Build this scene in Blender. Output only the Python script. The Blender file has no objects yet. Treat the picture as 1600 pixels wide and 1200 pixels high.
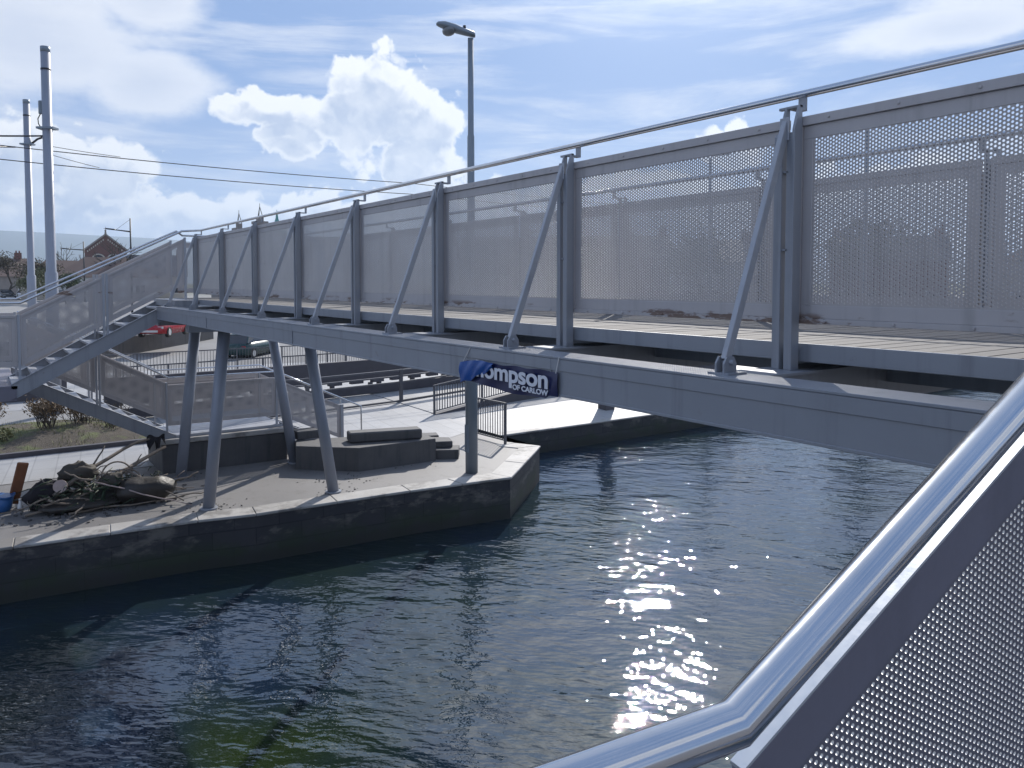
import bpy, math, random
from math import sin, cos, pi, radians, sqrt, atan2, degrees
from mathutils import Vector, Matrix, noise as mnoise

R = random.Random(7)
sc = bpy.context.scene
col = sc.collection

# ------------------------------------------------------------------ camera, world, sun, exposure
# metres; z = 0 is the photographer's eye level, x runs along the footbridge away from the camera, y to the left
TH = 0.616
G, WATER = -4.5, -5.45
HAZE = 2.2e-4
cd = bpy.data.cameras.new('camera'); cam = bpy.data.objects.new('camera', cd); col.objects.link(cam)
cd.sensor_width = 36; cd.lens = 27.0; cd.shift_y = -0.0637; cd.clip_start = 0.02; cd.clip_end = 20000
cam.location = (0, 0, 0); cam.rotation_euler = (pi/2 - 0.0468, 0, -TH - pi/2)
sc.camera = cam
SUN_EL, SUN_AZ = radians(34), radians(12.0)
sdir = Vector((cos(SUN_EL)*cos(-TH-SUN_AZ), cos(SUN_EL)*sin(-TH-SUN_AZ), sin(SUN_EL)))
sl = bpy.data.lights.new('sun', 'SUN'); so = bpy.data.objects.new('sun', sl); col.objects.link(so)
sl.energy = 4.8; sl.angle = radians(0.5); sl.color = (1.0, 0.95, 0.88)
so.rotation_euler = sdir.to_track_quat('Z', 'Y').to_euler()
sc.view_settings.view_transform = 'Standard'; sc.view_settings.look = 'None'
sc.view_settings.exposure = 0.12; sc.view_settings.gamma = 1
cy = sc.cycles
cy.transparent_max_bounces = 16; cy.max_bounces = 8; cy.use_denoising = True
cy.caustics_reflective = False; cy.caustics_refractive = False; cy.sample_clamp_indirect = 4

class NT:
    """small helper to write node trees as expressions"""
    def __init__(s, nt): s.nt = nt; nt.nodes.clear()
    def n(s, t, **kw):
        nd = s.nt.nodes.new(t)
        for k, v in kw.items(): setattr(nd, k, v)
        return nd
    def put(s, sock, v):
        if isinstance(v, bpy.types.NodeSocket): s.nt.links.new(v, sock)
        elif v is not None: sock.default_value = v
    def m(s, op, a, b=None, c=None, clamp=False):
        nd = s.n('ShaderNodeMath', operation=op, use_clamp=clamp)
        s.put(nd.inputs[0], a); s.put(nd.inputs[1], b); s.put(nd.inputs[2], c)
        return nd.outputs[0]
    def vm(s, op, a, b=None, out=0):
        nd = s.n('ShaderNodeVectorMath', operation=op)
        s.put(nd.inputs[0], a)
        if b is not None: s.put(nd.inputs[3 if op == 'SCALE' else 1], b)
        return nd.outputs['Value'] if op in ('LENGTH', 'DOT_PRODUCT', 'DISTANCE') else nd.outputs[0]
    def step(s, v, lo, hi, a=0.0, b=1.0):
        nd = s.n('ShaderNodeMapRange', interpolation_type='SMOOTHSTEP')
        for i, x in enumerate((v, lo, hi, a, b)): s.put(nd.inputs[i], x)
        return nd.outputs[0]
    def mix(s, f, a, b, blend='MIX'):
        nd = s.n('ShaderNodeMix', data_type='RGBA', blend_type=blend)
        s.put(nd.inputs[0], f)
        for i, x in ((6, a), (7, b)):
            if isinstance(x, (tuple, list)) and len(x) == 3: x = (*x, 1)
            s.put(nd.inputs[i], x)
        return nd.outputs[2]
    def noise(s, vec, scale, detail=4, rough=0.5, dist=0.0, col=False):
        nd = s.n('ShaderNodeTexNoise')
        s.put(nd.inputs['Vector'], vec); nd.inputs['Scale'].default_value = scale
        nd.inputs['Detail'].default_value = detail; nd.inputs['Roughness'].default_value = rough
        nd.inputs['Distortion'].default_value = dist
        return nd.outputs['Color' if col else 'Fac']
    def mapv(s, vec, scale=(1, 1, 1), rot=(0, 0, 0), loc=(0, 0, 0)):
        nd = s.n('ShaderNodeMapping'); s.put(nd.inputs[0], vec)
        nd.inputs['Location'].default_value = loc; nd.inputs['Rotation'].default_value = rot; nd.inputs['Scale'].default_value = scale
        return nd.outputs[0]
    def comb(s, x, y, z=0.0):
        nd = s.n('ShaderNodeCombineXYZ'); s.put(nd.inputs[0], x); s.put(nd.inputs[1], y); s.put(nd.inputs[2], z); return nd.outputs[0]
    def sep(s, v):
        nd = s.n('ShaderNodeSeparateXYZ'); s.put(nd.inputs[0], v); return nd.outputs
    def bump(s, h, strength=0.3, dist=0.01, normal=None):
        nd = s.n('ShaderNodeBump'); nd.inputs['Strength'].default_value = strength; nd.inputs['Distance'].default_value = dist
        s.put(nd.inputs['Height'], h); s.put(nd.inputs['Normal'], normal); return nd.outputs[0]

def build_sky():
    w = bpy.data.worlds.new('World'); sc.world = w; w.use_nodes = True
    t = NT(w.node_tree)
    sky = t.n('ShaderNodeTexSky', sky_type='NISHITA', sun_disc=False)
    sky.sun_elevation = SUN_EL
    sky.sun_rotation = atan2(sdir.x, sdir.y)
    sky.air_density = 1.0; sky.dust_density = 0.6; sky.ozone_density = 1.6; sky.altitude = 20
    d = t.n('ShaderNodeTexCoord').outputs['Generated']
    d = t.vm('NORMALIZE', d)
    fx, fy = cos(-TH), sin(-TH)
    f = t.vm('DOT_PRODUCT', d, (fx, fy, 0)); r = t.vm('DOT_PRODUCT', d, (fy, -fx, 0))
    z = t.sep(d)[2]
    az = t.m('DEGREES', t.m('ARCTAN2', r, f)); el = t.m('DEGREES', t.m('ARCSINE', z))
    p = t.comb(az, el)
    # cumulus: a set of ellipses (azimuth, elevation, radii in degrees) whose outlines are broken into billows by noise
    blobs = [(-9.6, 12.6, 4.2, 4.0), (-6.2, 11.0, 3.0, 2.9), (-7.2, 8.6, 3.8, 2.8), (-13.0, 11.8, 3.4, 1.7), (-17.5, 12.0, 3.6, 1.3), (-15.8, 10.2, 2.6, 1.7),
             (-32.5, 7.6, 4.6, 2.8), (-27.4, 6.9, 3.6, 2.2), (-30, 3.6, 9, 3.0), (-20, 3.6, 7.5, 2.6), (-13.0, 4.6, 6.5, 2.0), (-5.0, 5.4, 6, 2.5),
             (15.7, 9.6, 2.2, 1.7), (9.0, 6.4, 9, 1.7), (26, 5.0, 14, 3.0), (60, 12, 12, 8), (-62, 12, 16, 8), (100, 20, 18, 9),
             (-105, 18, 22, 10), (165, 16, 24, 9), (-150, 26, 20, 10), (140, 40, 18, 10), (-60, 40, 14, 9)]
    def density(p):
        big = None
        for a, e, ra, re in blobs:
            q = t.vm('LENGTH', t.vm('MULTIPLY', t.vm('SUBTRACT', p, (a, e, 0)), (1/ra, 1/re, 0)))
            v = t.m('SUBTRACT', 1.0, q)
            big = v if big is None else t.m('MAXIMUM', big, v)
        wp = t.vm('ADD', p, t.vm('SCALE', t.vm('SUBTRACT', t.noise(p, .5, 4, .6, col=True), (.5, .5, .5)), 2.4))
        n1 = t.noise(p, .19, 9, .62)
        vs = []
        for sc2 in (.42, 1.05):
            vo = t.n('ShaderNodeTexVoronoi', feature='SMOOTH_F1', voronoi_dimensions='2D'); t.put(vo.inputs['Vector'], wp)
            vo.inputs['Scale'].default_value = sc2; vo.inputs['Smoothness'].default_value = .25
            vs.append(vo.outputs['Distance'])
        puff = t.m('ADD', t.m('MULTIPLY_ADD', vs[0], -1.0, .44), t.m('MULTIPLY_ADD', vs[1], -.45, .19))
        return t.m('ADD', t.m('MULTIPLY', big, 1.5), t.m('ADD', puff, t.m('MULTIPLY_ADD', n1, 1.05, -.50))), puff
    dens, puff = density(p)
    dsun, _ = density(t.vm('ADD', p, (.55, 1.1, 0)))
    cum = t.step(dens, -0.02, 0.30)
    shade = t.m('MULTIPLY', t.step(dsun, 0.0, 0.75), t.step(dens, .08, .55))
    bil = t.step(t.noise(t.vm('ADD', p, (2.0, 5.0, 0)), .38, 6, .55), .34, .66)
    shade = t.m('MULTIPLY', shade, t.m('MULTIPLY_ADD', bil, .45, .55))
    # soft high veils
    soft = None
    for a, e, ra, re in [(-32, 15.6, 9.5, 5.4), (-25.0, 13.0, 5.6, 3.0), (-25, 18.5, 4.5, 4), (29.5, 15.8, 6.5, 1.6), (33, 18.0, 8, 2.0), (-40, 28, 14, 8), (5, 36, 14, 7)]:
        q = t.vm('LENGTH', t.vm('MULTIPLY', t.vm('SUBTRACT', p, (a, e, 0)), (1/ra, 1/re, 0)))
        v = t.m('SUBTRACT', 1.0, q); soft = v if soft is None else t.m('MAXIMUM', soft, v)
    n3 = t.noise(t.mapv(p, (.10, .2, 1), loc=(7, 2, 1)), 1.0, 9, .62)
    sd = t.m('ADD', soft, t.m('MULTIPLY_ADD', n3, 1.5, -0.75))
    softm = t.m('MULTIPLY', t.step(sd, -0.02, 0.5), 0.92)
    # thin streaks
    n4 = t.noise(t.mapv(p, (0.045, 0.36, 1), rot=(0, 0, radians(4))), 1.0, 9, 0.6, 0.7); n5 = t.noise(t.mapv(p, (0.12, 0.5, 1), loc=(4, 9, 0)), 1.0, 7, 0.62)
    cir = t.m('MULTIPLY', t.step(t.m('MULTIPLY_ADD', n5, 0.4, n4), 0.63, 0.90), 0.85)
    base = t.mix(1.0, sky.outputs[0], (0.50, 0.54, 0.64), 'MULTIPLY')
    low = t.step(el, 0.0, 16.0)
    base = t.mix(0.78, base, t.mix(low, (3.9, 5.2, 7.8), (2.0, 3.5, 6.8)))
    veil = t.m('MULTIPLY', t.step(el, 17, 32), t.m('MULTIPLY', t.step(f, .1, .6), .55))
    c = t.mix(t.m('MAXIMUM', cir, veil), base, (6.4, 7.0, 8.3))
    ccol = t.mix(shade, (9.6, 9.7, 9.8), (4.5, 5.3, 6.9))
    ccol = t.mix(t.m('MULTIPLY', t.step(puff, .0, .25), .22), ccol, (9.0, 9.2, 9.5))
    scol = t.mix(t.step(sd, 0.25, 1.1), (8.0, 8.3, 9.0), (6.4, 6.9, 8.0))
    c = t.mix(softm, c, scol)
    c = t.mix(cum, c, ccol)
    # bright aureole round the sun, seen through thin cloud
    ang = t.m('ARCCOSINE', t.m('MINIMUM', t.vm('DOT_PRODUCT', d, tuple(sdir)), 1.0))
    gl = t.m('EXPONENT', t.m('MULTIPLY', t.m('POWER', t.m('DIVIDE', ang, radians(11)), 2.0), -1.0))
    c = t.vm('ADD', c, t.vm('SCALE', t.comb(11.0, 11.0, 10.4), gl))
    bg = t.n('ShaderNodeBackground'); t.put(bg.inputs[0], c); bg.inputs[1].default_value = 0.1
    o = t.n('ShaderNodeOutputWorld'); t.nt.links.new(bg.outputs[0], o.inputs[0])
build_sky()

# ------------------------------------------------------------------ materials
def mat(name, color=(.5, .5, .5), rough=.5, metal=0.0, var=0.15, scale=4.0, bump=0.0, bscale=40.0, build=None, spec=0.5):
    m = bpy.data.materials.new(name); m.use_nodes = True
    t = NT(m.node_tree)
    b = t.n('ShaderNodeBsdfPrincipled'); o = t.n('ShaderNodeOutputMaterial'); t.nt.links.new(b.outputs[0], o.inputs[0])
    b.inputs['Roughness'].default_value = rough; b.inputs['Metallic'].default_value = metal
    b.inputs['Specular IOR Level'].default_value = spec
    pos = t.n('ShaderNodeNewGeometry').outputs['Position']
    if build: build(t, b, pos, o)
    else:
        n = t.noise(pos, scale, 6, .6)
        c = t.mix(n, tuple(x*(1-var*1.4) for x in color), tuple(min(1, x*(1+var)) for x in color))
        t.put(b.inputs['Base Color'], c)
        t.put(b.inputs['Roughness'], t.m('MULTIPLY_ADD', n, .25, rough-.12))
        if bump: t.put(b.inputs['Normal'], t.bump(t.noise(pos, bscale, 5, .6), bump, .02))
    return m

def b_steel(color, metal, rough, streak=.25, footrust=False):
    def f(t, b, pos, o):
        n = t.noise(pos, 2.3, 7, .62); g = t.noise(t.mapv(pos, (9, 9, .7)), 1.0, 5, .6)
        fine = t.noise(pos, 60, 3, .6)
        c = t.mix(n, tuple(x*.86 for x in color), tuple(x*1.1 for x in color))
        c = t.mix(t.m('MULTIPLY', t.step(g, .5, .75), streak), c, tuple(x*.62 for x in color))
        x = t.sep(pos)
        foot = t.m('MULTIPLY', t.m('MULTIPLY', t.step(x[2], -.155, -.20), t.step(x[2], -.26, -.235)), t.step(t.noise(t.mapv(pos, (2.2, 2.2, 9)), 1.0, 7, .68), .54, .60))
        rust = t.m('MULTIPLY', t.step(t.noise(pos, 5.5, 8, .7), .66, .74), .5)
        c = t.mix(t.m('MAXIMUM', rust, t.m('MULTIPLY', foot, .85 if footrust else 0.0)), c, (.15, .085, .055))
        t.put(b.inputs['Base Color'], c); b.inputs['Metallic'].default_value = metal
        t.put(b.inputs['Roughness'], t.m('MULTIPLY_ADD', fine, .2, rough-.1))
        t.put(b.inputs['Normal'], t.bump(fine, .06, .004))
    return f
STEEL = mat('painted grey steel', build=b_steel((.305, .32, .352), .15, .43, .6))
GALV = mat('galvanised steel', build=b_steel((.40, .415, .45), .25, .44, .5))
BORDER = mat('panel steel', build=b_steel((.49, .46, .455), .2, .5, .5, True))
def b_stain(t, b, pos, o):
    n = t.noise(pos, 30, 5, .6); s = t.noise(pos, 6, 3, .5)
    t.put(b.inputs['Base Color'], t.mix(s, (.50, .51, .53), (.64, .65, .67))); b.inputs['Metallic'].default_value = 1
    t.put(b.inputs['Roughness'], t.m('MULTIPLY_ADD', n, .14, .05))
    t.put(b.inputs['Normal'], t.bump(t.noise(pos, 9, 3, .5), .05, .01))
STAIN = mat('stainless tube', build=b_stain)
def perforated(name, p, r, color):
    def f(t, b, pos, o):
        uv = t.n('ShaderNodeUVMap').outputs[0]
        a = p*1.7320508
        q = t.vm('MULTIPLY', uv, (1/a, 1/p, 0))
        ds = []
        for off in ((0, 0, 0), (.5, .5, 0)):
            k = t.vm('FRACTION', t.vm('ADD', q, off)); k = t.vm('MULTIPLY', t.vm('SUBTRACT', k, (.5, .5, 0)), (a, p, 0))
            ds.append(t.vm('LENGTH', k))
        dmin = t.m('MINIMUM', *ds)
        n = t.noise(pos, 3, 6, .6)
        t.put(b.inputs['Base Color'], t.mix(n, tuple(x*.85 for x in color), tuple(x*1.12 for x in color)))
        b.inputs['Metallic'].default_value = .15; b.inputs['Roughness'].default_value = .5
        tr = t.n('ShaderNodeBsdfTransparent'); mx = t.n('ShaderNodeMixShader')
        t.put(mx.inputs[0], t.m('LESS_THAN', dmin, r)); t.nt.links.new(b.outputs[0], mx.inputs[1]); t.nt.links.new(tr.outputs[0], mx.inputs[2])
        t.nt.links.new(mx.outputs[0], o.inputs[0])
    return mat(name, build=f)
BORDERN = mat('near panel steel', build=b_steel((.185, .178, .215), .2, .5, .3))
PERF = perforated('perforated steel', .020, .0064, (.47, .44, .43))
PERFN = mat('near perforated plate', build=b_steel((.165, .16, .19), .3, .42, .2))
PERFG = mat('perforated plate', build=b_steel((.47, .435, .42), .2, .46, .5))
EDGEM = mat('bare punched edge', build=b_steel((.72, .72, .71), .35, .4, .0))
TOPGLARE = mat('sky glare galvanised top', build=b_steel((.66, .68, .70), .75, .36, .15))  # sun and sky glare on the near frame tops, put into the colour
def b_deck(t, b, pos, o):
    n = t.noise(t.mapv(pos, (14, 1.2, 4)), 1.0, 7, .65); pl = t.noise(t.mapv(pos, (7, .2, 0)), 1.0, 1, .5)
    c = t.mix(n, (.085, .082, .082), (.23, .222, .218)); c = t.mix(t.m('MULTIPLY', t.step(pl, .4, .6), .4), c, (.13, .12, .115))
    t.put(b.inputs['Base Color'], c); b.inputs['Roughness'].default_value = .8
    t.put(b.inputs['Normal'], t.bump(n, .3, .01))
DECK = mat('weathered deck boards', build=b_deck)
def b_quay(t, b, pos, o):
    n = t.noise(pos, .55, 8, .62); f = t.noise(pos, 28, 5, .7); s = t.noise(pos, 2.2, 6, .6)
    c = t.mix(n, (.12, .114, .112), (.225, .216, .212)); c = t.mix(t.m('MULTIPLY', t.step(s, .52, .7), .45), c, (.075, .068, .065))
    c = t.mix(t.m('MULTIPLY', f, .3), c, (.33, .31, .29))
    t.put(b.inputs['Base Color'], c); t.put(b.inputs['Roughness'], t.m('MULTIPLY_ADD', n, .3, .42))
    t.put(b.inputs['Normal'], t.bump(f, .35, .012))
QUAY = mat('quay paving', build=b_quay)
def b_plaza(t, b, pos, o):
    n = t.noise(pos, .35, 8, .6); f = t.noise(pos, 20, 5, .7)
    br = t.n('ShaderNodeTexBrick'); t.put(br.inputs['Vector'], t.mapv(pos, (1, 1, 1), (0, 0, radians(7)))); br.inputs['Scale'].default_value = .5
    br.inputs['Mortar Size'].default_value = .008; br.inputs['Color1'].default_value = (1, 1, 1, 1); br.inputs['Color2'].default_value = (.9, .9, .9, 1); br.inputs['Mortar'].default_value = (.74, .74, .74, 1)
    c = t.mix(n, (.27, .27, .275), (.47, .465, .46)); c = t.mix(t.m('MULTIPLY', t.step(t.noise(pos, 1.1, 7, .65), .55, .7), .35), c, (.19, .19, .195))
    c = t.mix(1.0, c, br.outputs[0], 'MULTIPLY')
    t.put(b.inputs['Base Color'], c); t.put(b.inputs['Roughness'], t.m('MULTIPLY_ADD', n, -.3, .72))
    t.put(b.inputs['Normal'], t.bump(f, .15, .006))
PLAZA = mat('pale concrete paving', build=b_plaza)
def b_coping(t, b, pos, o):
    n = t.noise(pos, 1.6, 8, .65); f = t.noise(pos, 40, 4, .7)
    c = t.mix(n, (.20, .185, .17), (.55, .53, .50)); c = t.mix(t.m('MULTIPLY', t.step(t.noise(pos, 1.4, 7, .65), .5, .62), .7), c, (.13, .12, .11))
    t.put(b.inputs['Base Color'], c); b.inputs['Roughness'].default_value = .6; t.put(b.inputs['Normal'], t.bump(f, .25, .01))
COPING = mat('granite coping', build=b_coping)
def b_wall(t, b, pos, o):
    x = t.sep(pos); u = t.comb(t.m('ADD', x[0], x[1]), x[2], 0.0)
    br = t.n('ShaderNodeTexBrick'); t.put(br.inputs['Vector'], u); br.inputs['Scale'].default_value = 1.0
    br.inputs['Brick Width'].default_value = .95; br.inputs['Row Height'].default_value = .34; br.inputs['Mortar Size'].default_value = .012
    br.inputs['Color1'].default_value = (.055, .052, .055, 1); br.inputs['Color2'].default_value = (.032, .032, .038, 1); br.inputs['Mortar'].default_value = (.018, .018, .02, 1)
    n = t.noise(pos, 2.6, 8, .65)
    c = t.mix(t.m('MULTIPLY', n, .7), br.outputs[0], (.022, .024, .032))
    st = t.m('MULTIPLY', t.step(t.noise(t.mapv(pos, (1.2, 1.2, 2.6)), 1.0, 8, .68), .50, .66), t.step(x[2], WATER+.25, WATER+.6))
    c = t.mix(t.m('MULTIPLY', st, .85), c, (.15, .14, .125))
    alg = t.m('MULTIPLY', t.step(x[2], WATER+.75, WATER+.2), t.step(t.noise(pos, 1.3, 7, .65), .35, .6))
    c = t.mix(t.m('MULTIPLY', alg, .8), c, (.022, .036, .016))
    wet = t.step(x[2], WATER+.3, WATER+.12); c = t.mix(t.m('MULTIPLY', wet, .7), c, (.02, .022, .02))
    t.put(b.inputs['Base Color'], c); b.inputs['Roughness'].default_value = .7
    t.put(b.inputs['Normal'], t.bump(t.m('ADD', br.outputs[1], t.m('MULTIPLY', n, -.6)), .5, -.02))
WALL = mat('quay wall masonry', build=b_wall)
def b_stone(t, b, pos, o):
    n = t.noise(pos, 1.8, 8, .65); f = t.noise(pos, 25, 4, .7); x = t.sep(pos)
    c = t.mix(n, (.05, .05, .054), (.125, .12, .118)); c = t.mix(t.m('MULTIPLY', t.step(t.noise(t.mapv(pos, (5, 5, .5)), 1, 6, .6), .5, .7), .5), c, (.03, .034, .036))
    t.put(b.inputs['Base Color'], c); b.inputs['Roughness'].default_value = .7; t.put(b.inputs['Normal'], t.bump(f, .3, .012))
STONE = mat('weathered stone block', build=b_stone)
def b_water(t, b, pos, o):
    b.inputs['IOR'].default_value = 1.8; b.inputs['Roughness'].default_value = .012
    s = t.noise(pos, .16, 4, .55); murk = t.noise(pos, .3, 5, .6)
    t.put(b.inputs['Base Color'], t.mix(t.step(murk, .35, .68), (.010, .022, .043), (.014, .026, .024)))
    gd = t.vm('LENGTH', t.vm('MULTIPLY', t.vm('SUBTRACT', pos, (8.9, -2.4, WATER)), (.28, .40, 0)))
    gm = t.step(t.m('MULTIPLY_ADD', murk, 1.1, t.m('MULTIPLY', gd, -.75)), .0, .6)
    b.inputs['Base Color'].links[0].from_node
    t.put(b.inputs['Base Color'], t.mix(gm, b.inputs['Base Color'].links[0].from_socket, (.020, .034, .008)))
    warp = t.vm('ADD', pos, t.vm('SCALE', t.vm('SUBTRACT', t.noise(pos, .5, 3, .5, col=True), (.5, .5, .5)), .55))
    def wave(vec, ang, su, sv, det, seed):
        """noise stretched along its crests; ang = heading of travel, su / sv = frequency across / along the crests"""
        a = radians(ang)
        u = t.vm('DOT_PRODUCT', vec, (cos(a)*su, sin(a)*su, 0)); v = t.vm('DOT_PRODUCT', vec, (-sin(a)*sv, cos(a)*sv, 0))
        return t.noise(t.comb(u, v, seed), 1.0, det, .5)
    w0 = wave(warp, -38, 1.4, .6, 1, 0.0); w1 = wave(warp, -60, 4.4, 1.5, 1, 3.0); w2 = wave(warp, -36, 9.5, 3.4, 1, 7.0); w3 = wave(pos, -52, 24, 13, 1, 11.0)
    calm = t.step(s, .36, .62, .5, 1.1)
    h = t.m('ADD', t.m('MULTIPLY', w0, .06), t.m('ADD', t.m('MULTIPLY', w1, .034), t.m('ADD', t.m('MULTIPLY', w2, .017), t.m('MULTIPLY', w3, .0042))))
    h = t.m('MULTIPLY', h, calm)
    rg = t.n('ShaderNodeTexWave', wave_type='RINGS', rings_direction='SPHERICAL'); t.put(rg.inputs['Vector'], t.mapv(pos, loc=(-8.9, 5.1, -WATER)))
    rg.inputs['Scale'].default_value = 1.0; rg.inputs['Distortion'].default_value = .6; rg.inputs['Detail'].default_value = 1
    dist = t.vm('DISTANCE', pos, (8.9, -5.1, WATER))
    h = t.m('ADD', h, t.m('MULTIPLY', rg.outputs['Fac'], t.m('MULTIPLY', t.step(dist, 2.2, .3), .004)))
    t.put(b.inputs['Normal'], t.bump(h, 1.0, 1.0))
WATERM = mat('canal water', build=b_water)
def b_soil(t, b, pos, o):
    n = t.noise(pos, 3.5, 8, .7); g = t.noise(pos, 1.1, 6, .6); f = t.noise(pos, 40, 4, .7)
    c = t.mix(n, (.055, .045, .035), (.15, .125, .095)); c = t.mix(t.step(g, .48, .6), c, t.mix(f, (.06, .075, .03), (.20, .21, .09)))
    t.put(b.inputs['Base Color'], c); b.inputs['Roughness'].default_value = .95; t.put(b.inputs['Normal'], t.bump(t.m('ADD', n, f), .8, .05))
SOIL = mat('planting soil', build=b_soil)
def b_land(t, b, pos, o):
    n = t.noise(pos, .02, 6, .6); f = t.noise(pos, .5, 6, .6)
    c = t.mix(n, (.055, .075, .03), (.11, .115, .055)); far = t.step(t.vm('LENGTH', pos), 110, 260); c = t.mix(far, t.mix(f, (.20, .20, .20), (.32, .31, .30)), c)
    t.put(b.inputs['Base Color'], c); b.inputs['Roughness'].default_value = .95
LAND = mat('far ground', build=b_land)
HILL = mat('hill grass', (.05, .065, .04), .95, var=.4, scale=.002)
TARMAC = mat('tarmac', (.07, .07, .072), .8, var=.2, scale=2, bump=.2)
DARKW = mat('dark rail wall', (.075, .07, .08), .65, var=.25, scale=2.5, bump=.1)
RAILM = mat('dark painted railing', (.085, .085, .095), .45, var=.15, scale=3)
POLEM = mat('pale pole paint', (.30, .32, .37), .45, .15, var=.12, scale=2)
LAMPM = mat('grey green lamp column', (.23, .27, .31), .42, .2, var=.15, scale=2.5)
BLACK = mat('black paint', (.025, .025, .03), .45, var=.1)
GLASS = mat('dark window glass', (.03, .035, .045), .08, 0, var=.1)
WHITE = mat('white render', (.68, .67, .64), .7, var=.08, scale=1.2)
CREAM = mat('cream render', (.52, .48, .42), .75, var=.1, scale=1.2)
SLATE = mat('slate roof', (.085, .085, .10), .5, var=.25, scale=1.5)
TILE = mat('brown tile roof', (.13, .085, .07), .7, var=.2, scale=1.5)
def b_brick(t, b, pos, o):
    x = t.sep(pos); br = t.n('ShaderNodeTexBrick'); t.put(br.inputs['Vector'], t.comb(t.m('ADD', x[0], x[1]), x[2])); br.inputs['Scale'].default_value = 1
    br.inputs['Brick Width'].default_value = .6; br.inputs['Row Height'].default_value = .22; br.inputs['Mortar Size'].default_value = .02
    br.inputs['Color1'].default_value = (.20, .065, .05, 1); br.inputs['Color2'].default_value = (.13, .05, .042, 1); br.inputs['Mortar'].default_value = (.22, .18, .16, 1)
    t.put(b.inputs['Base Color'], t.mix(t.m('MULTIPLY', t.noise(pos, .9, 6, .6), .5), br.outputs[0], (.10, .055, .05))); b.inputs['Roughness'].default_value = .85
BRICK = mat('red brick', build=b_brick)
BROWNSTONE = mat('grey brown stone', (.30, .27, .25), .8, var=.2, scale=2)
COPPER = mat('green copper', (.13, .33, .30), .6, var=.15)
BARK = mat('bark', (.085, .07, .058), .9, var=.3, scale=6)
def leafmat(name, a, b_):
    def f(t, b, pos, o):
        n = t.noise(pos, 1.3, 5, .6); h = t.n('ShaderNodeNewGeometry').outputs['Random Per Island']
        t.put(b.inputs['Base Color'], t.mix(t.m('MULTIPLY_ADD', n, .5, t.m('MULTIPLY', h, .5)), a, b_)); b.inputs['Roughness'].default_value = .7
        b.inputs['Subsurface Weight'].default_value = 0.0
    return mat(name, build=f)
LEAF = leafmat('evergreen leaves', (.030, .045, .018), (.085, .115, .045))
LEAF2 = leafmat('spring leaves', (.07, .08, .035), (.17, .18, .09))
DRYLEAF = leafmat('dry brown leaves', (.10, .065, .035), (.24, .16, .085))
DRYLEAF2 = leafmat('winter foliage', (.05, .042, .028), (.12, .095, .055))
TUFT = leafmat('pale grass', (.11, .115, .045), (.33, .32, .15))
NAVY = mat('navy banner vinyl', (.008, .014, .075), .35, var=.15, scale=6)
BLUEV = mat('blue banner vinyl', (.012, .085, .33), .32, var=.18, scale=9, bump=.15)
LETTER = mat('white lettering', (.78, .78, .82), .5, var=.05)
ORANGE = mat('rusty orange board', (.26, .105, .05), .75, var=.25, scale=6)
MUD = mat('wet mud', (.032, .027, .023), .5, var=.35, scale=9, bump=.5, bscale=18)
SACK = mat('muddy grey sacking', (.075, .066, .056), .8, var=.3, scale=8, bump=.4, bscale=16)
STICK = mat('dead wood', (.20, .165, .135), .85, var=.3, scale=9)
CLOTH = mat('black cloth', (.012, .010, .014), .8, var=.2)
BLUEP = mat('blue plastic', (.03, .12, .33), .4, var=.15)
WHITEP = mat('white plastic', (.66, .64, .62), .4, var=.1)
PINK = mat('muddy pink plastic', (.40, .31, .28), .5, var=.2, scale=12)
RED = mat('red car paint', (.36, .012, .02), .25, var=.05)
BLACKP = mat('black car paint', (.012, .013, .018), .2, var=.05)
WHITECP = mat('white car paint', (.68, .69, .70), .25, var=.04)
TEAL = mat('dark green car paint', (.015, .045, .045), .25, var=.05)
TYRE = mat('tyre rubber', (.02, .02, .02), .85, var=.1)
LIGHTG = mat('lamp glass', (.55, .56, .55), .15, var=.05)
DIFF = mat('dull lamp bowl', (.20, .21, .22), .2, var=.1)
WEED = mat('wet green weed', (.025, .045, .022), .7, var=.4, scale=14)

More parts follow.
